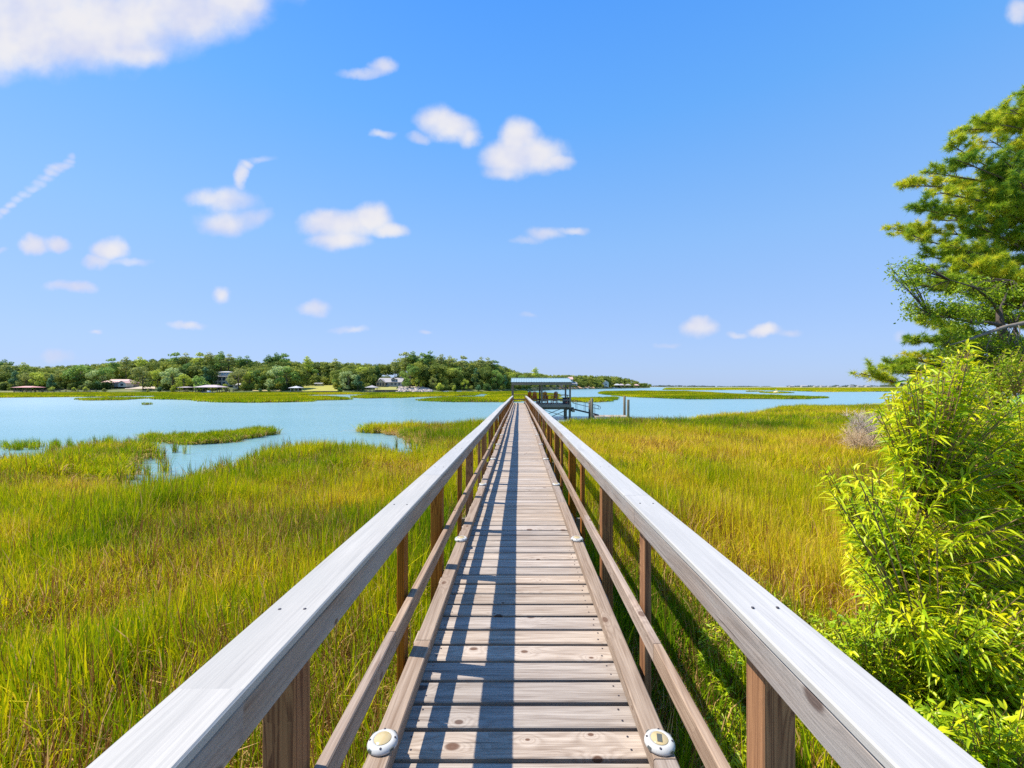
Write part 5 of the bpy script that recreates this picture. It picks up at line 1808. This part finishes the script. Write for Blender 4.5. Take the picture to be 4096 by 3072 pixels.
def shoots_plant(name, label, cat, root_at, tips, leafmat, llen, lwid, nleaf, seed, shoot=.55, stem_r=.004, droop=.35, group=None):
    g = np.random.default_rng(seed)
    root = empty(name, root_at, 0, label, cat, group)
    O = np.array(root_at)
    BV, DV, LL, WW, BT = [], [], [], [], []
    st = MB()
    limbs = []
    tips = np.asarray(tips)
    # a dozen main stems, each shoot leaves the nearest
    nm = max(3, min(9, len(tips) // 20))
    cent = tips[g.choice(len(tips), nm, replace=False)]
    for c in cent:
        p0 = O + np.array([g.normal(0, .12), g.normal(0, .12), 0])
        e = O + (c - O) * .72
        mid = (p0 + e) / 2 + np.array([-(c - O)[0] * .15, -(c - O)[1] * .15, .18])
        pts = bez(p0, mid, e, 7)
        limbs.append(pts)
        st.tube([Vector(q - O) for q in pts], [.014, .013, .011, .010, .008, .007, .005], 6, cap=False)
    LP = np.concatenate([l[2:] for l in limbs])
    for tip in tips:
        dd = np.linalg.norm(LP - tip, axis=1)
        a = LP[int(np.argmin(dd))]
        v = tip - a
        L = np.linalg.norm(v)
        if L > shoot * 1.6: a = tip - v / L * shoot * 1.6
        out = (tip - O); out[2] *= .3
        out = out / (np.linalg.norm(out) + 1e-6)
        ctrl = (a + tip) / 2 + np.array([0, 0, .14 * min(L, .8)]) + g.normal(0, .03, 3)
        pts = bez(a, ctrl, tip, 6)
        st.tube([Vector(q - O) for q in pts], [stem_r * 1.2, stem_r * 1.1, stem_r, stem_r * .9, stem_r * .7, stem_r * .4], 4, cap=False)
        nl = int(nleaf * g.uniform(.75, 1.2))
        t = np.sort(g.uniform(.25, 1.0, nl))
        t[-2:] = 1.0
        fine = bez(a, ctrl, tip, 40)
        idx = np.clip((t * 39).astype(int), 0, 38)
        b = fine[idx]
        tan = fine[np.minimum(idx + 1, 39)] - fine[idx]
        tan /= np.linalg.norm(tan, axis=1)[:, None] + 1e-9
        rd = g.normal(size=(nl, 3)); rd -= (rd * tan).sum(1)[:, None] * tan
        rd /= np.linalg.norm(rd, axis=1)[:, None] + 1e-9
        dv = tan * g.uniform(.35, 1.0, nl)[:, None] + rd * g.uniform(.5, .95, nl)[:, None] + np.array([0, 0, -.12])
        BV.append(b); DV.append(dv)
        k = .55 + .45 * np.sin(np.clip(t, 0, 1) * 3.0)
        LL.append(llen * g.uniform(.65, 1.25, nl) * np.maximum(k, .45)); WW.append(lwid * g.uniform(.7, 1.25, nl))
        base_t = g.normal(.60, .19)
        BT.append(np.clip(base_t + g.normal(0, .16, nl) + (t - .7) * .35, 0, 1))
    st.build('branches', M['stem'], root)
    V, Q = leaves(np.concatenate(BV) - O, np.concatenate(DV), np.concatenate(LL), np.concatenate(WW), g, droop)
    o = link_mesh('foliage', npmesh('foliage', V, Q, {'bt': np.repeat(np.concatenate(BT), 12)}, True), M[leafmat], root)
    return root


def tips_in(poly, n, ya, yb, g, yfun=None):
    """points whose direction from the boardwalk end falls in a traced outline, at depths ya..yb"""
    poly = [tuple(p) for p in poly]
    xs = [p[0] for p in poly]; ys = [p[1] for p in poly]
    out = []
    while len(out) < n:
        P = np.column_stack([g.uniform(min(xs), max(xs), 400), g.uniform(min(ys), max(ys), 400)])
        P = P[inside(P, poly)]
        for (px, py) in P:
            y = g.uniform(ya, yb)
            out.append(tuple(at(px, py, y)))
            if len(out) >= n: break
    return np.array(out)


def right_plants():
    g = np.random.default_rng(42)

    def sprays(poly, n, ya, yb):
        # long shoots that stand out of the leafy mass
        P = np.array(poly, float)
        c = np.array([P[:, 0].mean(), P[:, 1].mean()])
        out = []
        for i in range(n):
            k = g.integers(0, len(P))
            q = P[k] + (P[(k + 1) % len(P)] - P[k]) * g.random()
            q = c + (q - c) * g.uniform(.98, 1.13)
            out.append(tuple(at(q[0], q[1], g.uniform(ya, yb))))
        return np.array(out)
    upper = [(3860, 1400), (3900, 1440), (4000, 1600), (4130, 1560), (4400, 1560), (4400, 2100), (3900, 2060), (3700, 1930), (3640, 1800), (3560, 1740), (3530, 1670), (3520, 1620), (3600, 1560), (3660, 1500), (3760, 1440)]
    up_t = np.concatenate([tips_in(upper, 600, 2.6, 4.4, g), sprays(upper, 46, 2.6, 3.6), tips_in([(3790, 1440), (3850, 1380), (3890, 1400), (3930, 1470)], 16, 2.7, 3.2, g), tips_in([(3530, 1600), (3640, 1500), (3760, 1440), (3800, 1480), (3640, 1600)], 40, 2.7, 3.6, g)])
    shoots_plant('willow_shrub', 'tall bright yellow green willow shrub with slender leaves reaching above the right rail', 'shrub', (3.75, 3.6, 0.05), up_t, 'willow', .135, .016, 21, 1, .55)
    lower = [(3330, 1905), (3420, 1880), (3560, 1850), (3760, 1900), (3900, 2000), (4400, 2050), (4400, 2500), (4000, 2750), (3800, 2700), (3560, 2450), (3450, 2330), (3420, 2270), (3410, 2160), (3470, 2080), (3350, 2010)]
    lo_t = np.concatenate([tips_in(lower, 640, 2.4, 4.0, g), sprays(lower, 60, 2.3, 3.2), tips_in([(3540, 2380), (3800, 2330), (4300, 2380), (4300, 2740), (3800, 2760), (3560, 2560)], 170, 2.15, 2.8, g)])
    shoots_plant('willow_shrub', 'spreading yellow green willow shrub leaning towards the boardwalk right of the rail', 'shrub', (3.5, 3.3, 0.05), lo_t, 'willow', .13, .0155, 20, 2, .5)
    # low bushes under them: a leafy canopy 0.3-1.5 m above the mud
    for i, (poly, za, zb, n, lab) in enumerate(((((2790, 2500), (2900, 2440), (3010, 2420), (3060, 3200), (2860, 3200)), .25, .75, 260, 'low green leafy bush showing under the right rail beside the nearest post'),
                                                (((2960, 2290), (3060, 2310), (3130, 2390), (3290, 2460), (3360, 2560), (3330, 2760), (3100, 2620)), .35, .95, 300, 'low leafy bush at the edge of the golden marsh grass'),
                                                (((3280, 2470), (3440, 2430), (3560, 2430), (3720, 2480), (3740, 2850), (3500, 2860), (3320, 2760)), 2.3, 3.2, 420, 'low bush at the foot of the leaning willow shrub'),
                                                (((3680, 2470), (3900, 2470), (4400, 2450), (4400, 2830), (3720, 2830)), 2.15, 3.0, 520, 'shaded bush at the right edge under the willow leaves'),
                                                (((3450, 2790), (4400, 2780), (4400, 3250), (3880, 3250), (3600, 2950)), 1.75, 2.6, 620, 'dense low bush with narrow leaves in the bottom right corner'))):
        t = []
        for p in tips_in(poly, n, 1, 1, g):
            px, py = p[0] * F + CX, HY - (p[2] - EYE) * F
            if za < 1:
                z = g.uniform(za, zb)
                y = (EYE - z) * F / (py - HY)
            else:
                y = g.uniform(za, zb)
                z = EYE - (py - HY) / F * y
            x = (px - CX) / F * y
            if x > .95 and z > .15: t.append((x, y, z))
        t = np.array(t)
        c = t.mean(0)
        shoots_plant('low_bush', lab, 'bush', (float(c[0]), float(c[1]) + .1, .04), t, 'lowleaf', .088, .0155, 17, 60 + i, .34, .003, .25, 'low leafy bushes beside the boardwalk')
    # wax myrtle behind
    my = [(3700, 1500), (3800, 1440), (3930, 1430), (4000, 1395), (4150, 1370), (4400, 1380), (4400, 1800), (3960, 1750), (3800, 1720), (3640, 1640)]
    t = tips_in(my, 560, 7.0, 9.6, g)
    shoots_plant('myrtle_shrub', 'dark green small leaved shrub behind the tall willow shrub', 'shrub', (9.8, 8.6, 0.05), t, 'myrtle', .085, .030, 22, 9, .55, .006, .1)
    # dead shrubs in the marsh
    for (cx, cy, base, w, hh, mat, n, lab, sd) in ((15.4, 18.6, 0, 1.15, 2.15, 'twig', 1500, 'bare bleached grey twiggy shrub standing in the marsh', 3),
                                                   (13.9, 17.2, 0, 1.3, 1.45, 'tantwig', 1300, 'lower tan dried twiggy shrub in front of the bleached one', 4)):
        gg = np.random.default_rng(sd)
        root = empty('dead_shrub', (cx, cy, .03), 0, lab, 'shrub')
        st = MB()
        tw = MB()
        for i in range(16):
            a = gg.uniform(0, 6.28); r = gg.uniform(.15, 1) * w
            e = np.array([math.cos(a) * r, math.sin(a) * r * .7, hh * gg.uniform(.6, .9)])
            pts = bez(np.zeros(3), np.array([e[0] * .25, e[1] * .25, e[2] * .6]), e, 6)
            st.tube([Vector(p) for p in pts], [.018, .014, .011, .008, .006, .004], 4, cap=False)
            for k in range(n // 16):
                b = pts[gg.integers(2, 6)]
                dr = gg.normal(size=3) * .6 + np.array([e[0] * .3, e[1] * .3, .7])
                dr /= np.linalg.norm(dr)
                L = gg.uniform(.18, .55)
                tip = b + dr * L
                tip[2] = min(tip[2], hh * 1.08)
                tw.tube([Vector(b), Vector((b + tip) / 2 + gg.normal(0, .02, 3)), Vector(tip)], [.006, .005, .003], 3, cap=False)
        st.build('stems', M[mat], root)
        tw.build('twigs', M[mat], root)
    # dried orange flower heads
    for (px, py, y, lab) in ((3562, 2270, 3.1, 'orange dried flower head highest among the willow leaves'), (3452, 2362, 3.3, 'small orange dried flower head in the middle of three'), (3424, 2400, 3.2, 'orange dried flower head lowest and nearest the marsh grass')):
        p = at(px, py, y)
        root = empty('dried_flower', (p.x, p.y, 0.03), 0, lab, 'flower')
        MB().tube([(0, 0, 0), (.02, .01, p.z * .5), (0, 0, p.z)], .003, 5).build('stem', M['stem'], root)
        gg = np.random.default_rng(int(px))
        n = 130
        d = gg.normal(size=(n, 3)); d[:, 2] = np.abs(d[:, 2]); d /= np.linalg.norm(d, axis=1)[:, None]
        base = np.tile(np.array([0, 0, p.z]), (n, 1)) + d * .008
        V, Q = leaves(base, d, gg.uniform(.018, .036, n), np.full(n, .006), gg, 0)
        link_mesh('flower_head', npmesh('flower_head', V, Q), M['flower'], root)


right_plants()


def pine_and_hardwood():
    g = np.random.default_rng(77)
    Y = 13.0
    # --- pine
    base = np.array([17.6, 13.4, 0.0])
    root = empty('pine_tree', tuple(base), 0, 'large leaning pine with layered needle boughs filling the right edge', 'tree')
    trunk = np.array([[17.6, 13.4, 0], [17.4, 13.4, 3.0], [17.3, 13.3, 6.5], [17.4, 13.2, 10.0], [17.6, 13.1, 14.0]])
    tb = MB().tube([Vector(p - base) for p in trunk], [.26, .22, .18, .13, .05], 10)
    tb.build('trunk', M['bark'], root)
    tips_px = [(4090, 372, 13.4), (4040, 440, 12.4), (3985, 450, 13.2), (3930, 492, 12.6), (3842, 520, 13.2), (3806, 580, 12.6), (3830, 640, 12.2), (3700, 690, 13.2), (3612, 742, 13.2), (3650, 832, 12.6), (3760, 770, 12.0),
               (3590, 922, 13.4), (3640, 940, 12.6), (3730, 880, 14.0), (3800, 980, 12.0), (3700, 1020, 12.6), (3690, 1080, 12.0), (3640, 1130, 12.6), (3760, 1130, 11.6), (3850, 1040, 11.4), (3950, 1060, 11.6), (4050, 1120, 11.6),
               (3930, 760, 12.2), (4010, 640, 12.0), (3960, 560, 12.4), (4060, 820, 12.0), (3900, 900, 12.2), (4060, 960, 12.4), (4090, 560, 12.6), (3720, 1260, 13.6), (3660, 1275, 13.2), (3800, 1240, 13.0), (3445, 1494, 11.6), (3560, 1450, 12.4), (3660, 1365, 13.0), (3770, 1400, 13.0), (4000, 1470, 11.5), (3800, 1330, 12.0), (3900, 1385, 12.2), (4050, 1405, 12.4), (3720, 1420, 12.0), (3900, 1470, 12.6), (3640, 1430, 12.2), (3530, 1478, 12.0), (4080, 1300, 12.8), (3960, 1180, 13.2),
               (4200, 420, 13), (4220, 700, 12.5), (4250, 1000, 12.2), (4200, 900, 14.5), (4200, 1180, 12.2), (4150, 600, 14.5)]
    for p in tips_in([(3850, 560), (4100, 420), (4350, 420), (4350, 1250), (3800, 1200), (3760, 900)], 16, 11.2, 15.0, g):
        tips_px.append((p[0] / p[1] * F + CX, HY - (p[2] - EYE) / p[1] * F, p[1]))
    lim, cones = MB(), MB()
    cz = []
    tuft_p, tuft_d, tuft_b = [], [], []
    for (px, py, y) in tips_px:
        tip = np.array(at(px, py, y))
        za = max(1.5, tip[2] - g.uniform(-.4, .9) - .12 * abs(17.3 - tip[0]))
        za = min(za, 13.2)
        a = np.array([np.interp(za, trunk[:, 2], trunk[:, k]) for k in range(3)])
        L = np.linalg.norm(tip - a)
        ctrl = (a + tip) / 2 + np.array([0, 0, g.uniform(-.35, .25)])
        pts = bez(a, ctrl, tip, 9)
        rr = [.012 + .011 * L * (1 - k / 8) ** 1.2 for k in range(9)]
        lim.tube([Vector(p - base) for p in pts], rr, 6, cap=False)
        fine = bez(a, ctrl, tip, 60)
        nsub = int(6 + 5.4 * L)
        sh = g.normal(.46, .13)
        for k in range(nsub):
            t = g.uniform(.30, 1.0)
            i = int(t * 58)
            b0 = fine[i]
            tan = fine[i + 1] - fine[i]; tan /= np.linalg.norm(tan) + 1e-9
            side = np.cross(tan, [0, 0, 1.0]); side /= np.linalg.norm(side) + 1e-9
            dr = tan * g.uniform(.4, 1.0) + side * g.uniform(-1, 1) + np.array([0, 0, g.uniform(-.1, .35)])
            dr /= np.linalg.norm(dr)
            sl = g.uniform(.24, .74) * (1.15 - .4 * t)
            e = b0 + dr * sl + np.array([0, 0, .06])
            lim.tube([Vector(b0 - base), Vector((b0 + e) / 2 - base), Vector(e - base)], [.012, .009, .005], 4, cap=False)
            nt = int(5 + sl * 12)
            for q in range(nt):
                s_ = g.uniform(.35, 1.02)
                tuft_p.append(b0 + (e - b0) * s_ + g.normal(0, .035, 3))
                td = dr + g.normal(0, .35, 3) + np.array([0, 0, .35])
                tuft_d.append(td / np.linalg.norm(td)); tuft_b.append(sh + g.normal(0, .16))
            if g.random() < .35:
                cz.append(b0 + (e - b0) * g.uniform(.4, .9) + np.array([0, 0, -.05]))
    TP, TD, TB = np.array(tuft_p), np.array(tuft_d), np.array(tuft_b)
    m, n = 34, len(TP)
    P = np.repeat(TP, m, 0) - base
    D = np.repeat(TD, m, 0) * .55 + g.normal(size=(n * m, 3)) * .62
    D /= np.linalg.norm(D, axis=1)[:, None]
    Ln = g.uniform(.10, .19, n * m)[:, None]
    W = np.cross(D, g.normal(size=D.shape)); W /= np.linalg.norm(W, axis=1)[:, None] + 1e-9
    w = .006
    P = P + D * .012
    V = np.stack([P - W * w, P + W * w, P + D * Ln + np.array([0, 0, -.012])], 1).reshape(-1, 3)
    bt = np.repeat(np.clip(np.repeat(TB, m) + g.normal(0, .10, n * m), 0, 1), 3)
    lim.build('boughs', M['bark'], root)
    link_mesh('needles', npmesh('needles', V, np.arange(len(V)).reshape(-1, 3), {'bt': bt}), M['needle'], root)
    cproto = None
    for c in cz[::max(1, len(cz) // 70)]:
        if cproto is None:
            cproto = MB().lathe([(.008, -.035), (.026, -.015), (.024, .01), (.008, .035)], 6).build('pine_cone', M['cone'], root)
            o = cproto
        else:
            o = cproto.copy(); COL.objects.link(o); o.parent = root
        o.location = Vector(c - base)
    print('pine tufts', n)
    # --- leaning hardwood with forked dark trunk, in front of it
    Yh = 10.5
    b0 = np.array(at(4230, 1545, Yh)); b0[2] = 0
    root = empty('hardwood_tree', tuple(b0), 0, 'leaning dark forked hardwood with sparse small leaves at the right edge', 'tree')
    tr = MB()
    def P_(px, py, y=Yh): return np.array(at(px, py, y))
    seg = [b0, P_(4190, 1520), P_(4080, 1420), P_(4010, 1330), P_(4000, 1290), P_(3996, 1240)]
    tr.tube([Vector(p - b0) for p in seg], [.20, .17, .14, .10, .075, .055], 9)
    tr.build('trunk', M['darkbark'], root)
    li = MB()
    tips = []
    def limb(pts, r0, r1):
        n = len(pts)
        li.tube([Vector(p - b0) for p in pts], [r0 + (r1 - r0) * i / (n - 1) for i in range(n)], 6, cap=False)
    limb([P_(3996, 1250), P_(3965, 1200, 10.3), P_(3900, 1150, 10), P_(3800, 1120, 9.8)], .045, .008)
    limb([P_(3998, 1245), P_(4020, 1190), P_(4035, 1150, 10.8)], .045, .006)
    limb([P_(4000, 1300), P_(3950, 1290, 10.3), P_(3890, 1290, 10), P_(3800, 1270, 9.8), P_(3720, 1262, 9.6)], .05, .006)
    limb([P_(3975, 1345, 10.3), P_(3950, 1390, 10.2), P_(3880, 1400, 10), P_(3790, 1370, 9.7)], .035, .006)
    limb([P_(4050, 1390), P_(4060, 1300, 10.8), P_(4100, 1200, 11)], .04, .01)
    # pale limb crossing in front
    pl = MB()
    pp = [P_(4230, 1265, 10.0), P_(4120, 1288, 9.9), P_(4020, 1308, 9.8), P_(3940, 1335, 9.7), P_(3870, 1360, 9.6), P_(3800, 1380, 9.5)]
    pl.tube([Vector(p - b0) for p in pp], [.06, .055, .045, .035, .022, .010], 7)
    for (x, y, l) in ((4074, 1300, 100), (4062, 1330, 60), (3950, 1335, 95), (4034, 1310, 75)):
        q = [P_(x, y, 9.75), P_(x + 6, y + l * .3, 9.75), P_(x - 4, y + l * .65, 9.75), P_(x + 5, y + l, 9.75)]
        pl.tube([Vector(p - b0) for p in q], [.010, .010, .009, .006], 5)
    pl.build('pale_limb', M['greybark'], root)
    # twigs and leaves
    areas = [([(3550, 1040), (3640, 1030), (3680, 1080), (3640, 1120), (3560, 1110)], 34, 9.7), ([(3610, 1190), (3760, 1170), (3900, 1200), (3930, 1290), (3800, 1300), (3620, 1280)], 90, 9.9),
             ([(3800, 1100), (4100, 1150), (4110, 1330), (4000, 1260), (3830, 1200)], 60, 10.6), ([(3780, 1330), (3960, 1330), (4110, 1360), (4110, 1540), (3880, 1520), (3720, 1440)], 150, 10.2)]
    BV, DV, BT = [], [], []
    anchors = np.array([P_(3900, 1150, 10), P_(3800, 1120, 9.8), P_(4040, 1120, 10.8), P_(3890, 1290, 10), P_(3800, 1270, 9.8), P_(3720, 1262, 9.6), P_(3880, 1400, 10), P_(3790, 1370, 9.7), P_(4060, 1300, 10.8), P_(3940, 1335, 9.7), P_(4060, 1000, 11)])
    for poly, n, y in areas:
        T_ = tips_in(poly, n, y - .5, y + .6, g)
        for t in T_:
            a = anchors[int(np.argmin(np.linalg.norm(anchors - t, axis=1)))]
            li.tube([Vector(a - b0), Vector((a + t) / 2 + np.array([0, 0, .06]) - b0), Vector(t - b0)], [.009, .006, .003], 4, cap=False)
            k = 26
            s_ = g.uniform(.62, 1.02, k)[:, None]
            BV.append(a + (t - a) * s_ + g.normal(0, .07, (k, 3)))
            DV.append(g.normal(size=(k, 3)) + (t - a) * .4)
            BT.append(np.clip(g.normal(.45, .25, k), 0, 1))
    li.build('limbs', M['darkbark'], root)
    B_, D_ = np.concatenate(BV) - b0, np.concatenate(DV)
    V, Q = leaves(B_, D_, g.uniform(.05, .085, len(B_)), g.uniform(.025, .04, len(B_)), g, .15)
    link_mesh('foliage', npmesh('foliage', V, Q, {'bt': np.repeat(np.concatenate(BT), 12)}), M['hardwood'], root)


pine_and_hardwood()

# ------------------------------------------------------------------ render look
vs = scene.view_settings
scene.display_settings.display_device = 'sRGB'
vs.view_transform = 'Standard'
vs.look = 'None'
vs.exposure = EXPOSURE
vs.gamma = 1
vs.use_curve_mapping = False
scene.render.engine = 'CYCLES'
cy = scene.cycles
cy.max_bounces = 6
cy.diffuse_bounces = 2
cy.glossy_bounces = 2
cy.transmission_bounces = 3
cy.transparent_max_bounces = 4
cy.caustics_reflective = False
cy.caustics_refractive = False
cy.use_denoising = False
cy.denoiser = 'OPENIMAGEDENOISE'
cy.denoising_input_passes = 'RGB_ALBEDO_NORMAL'
cy.denoising_prefilter = 'ACCURATE'
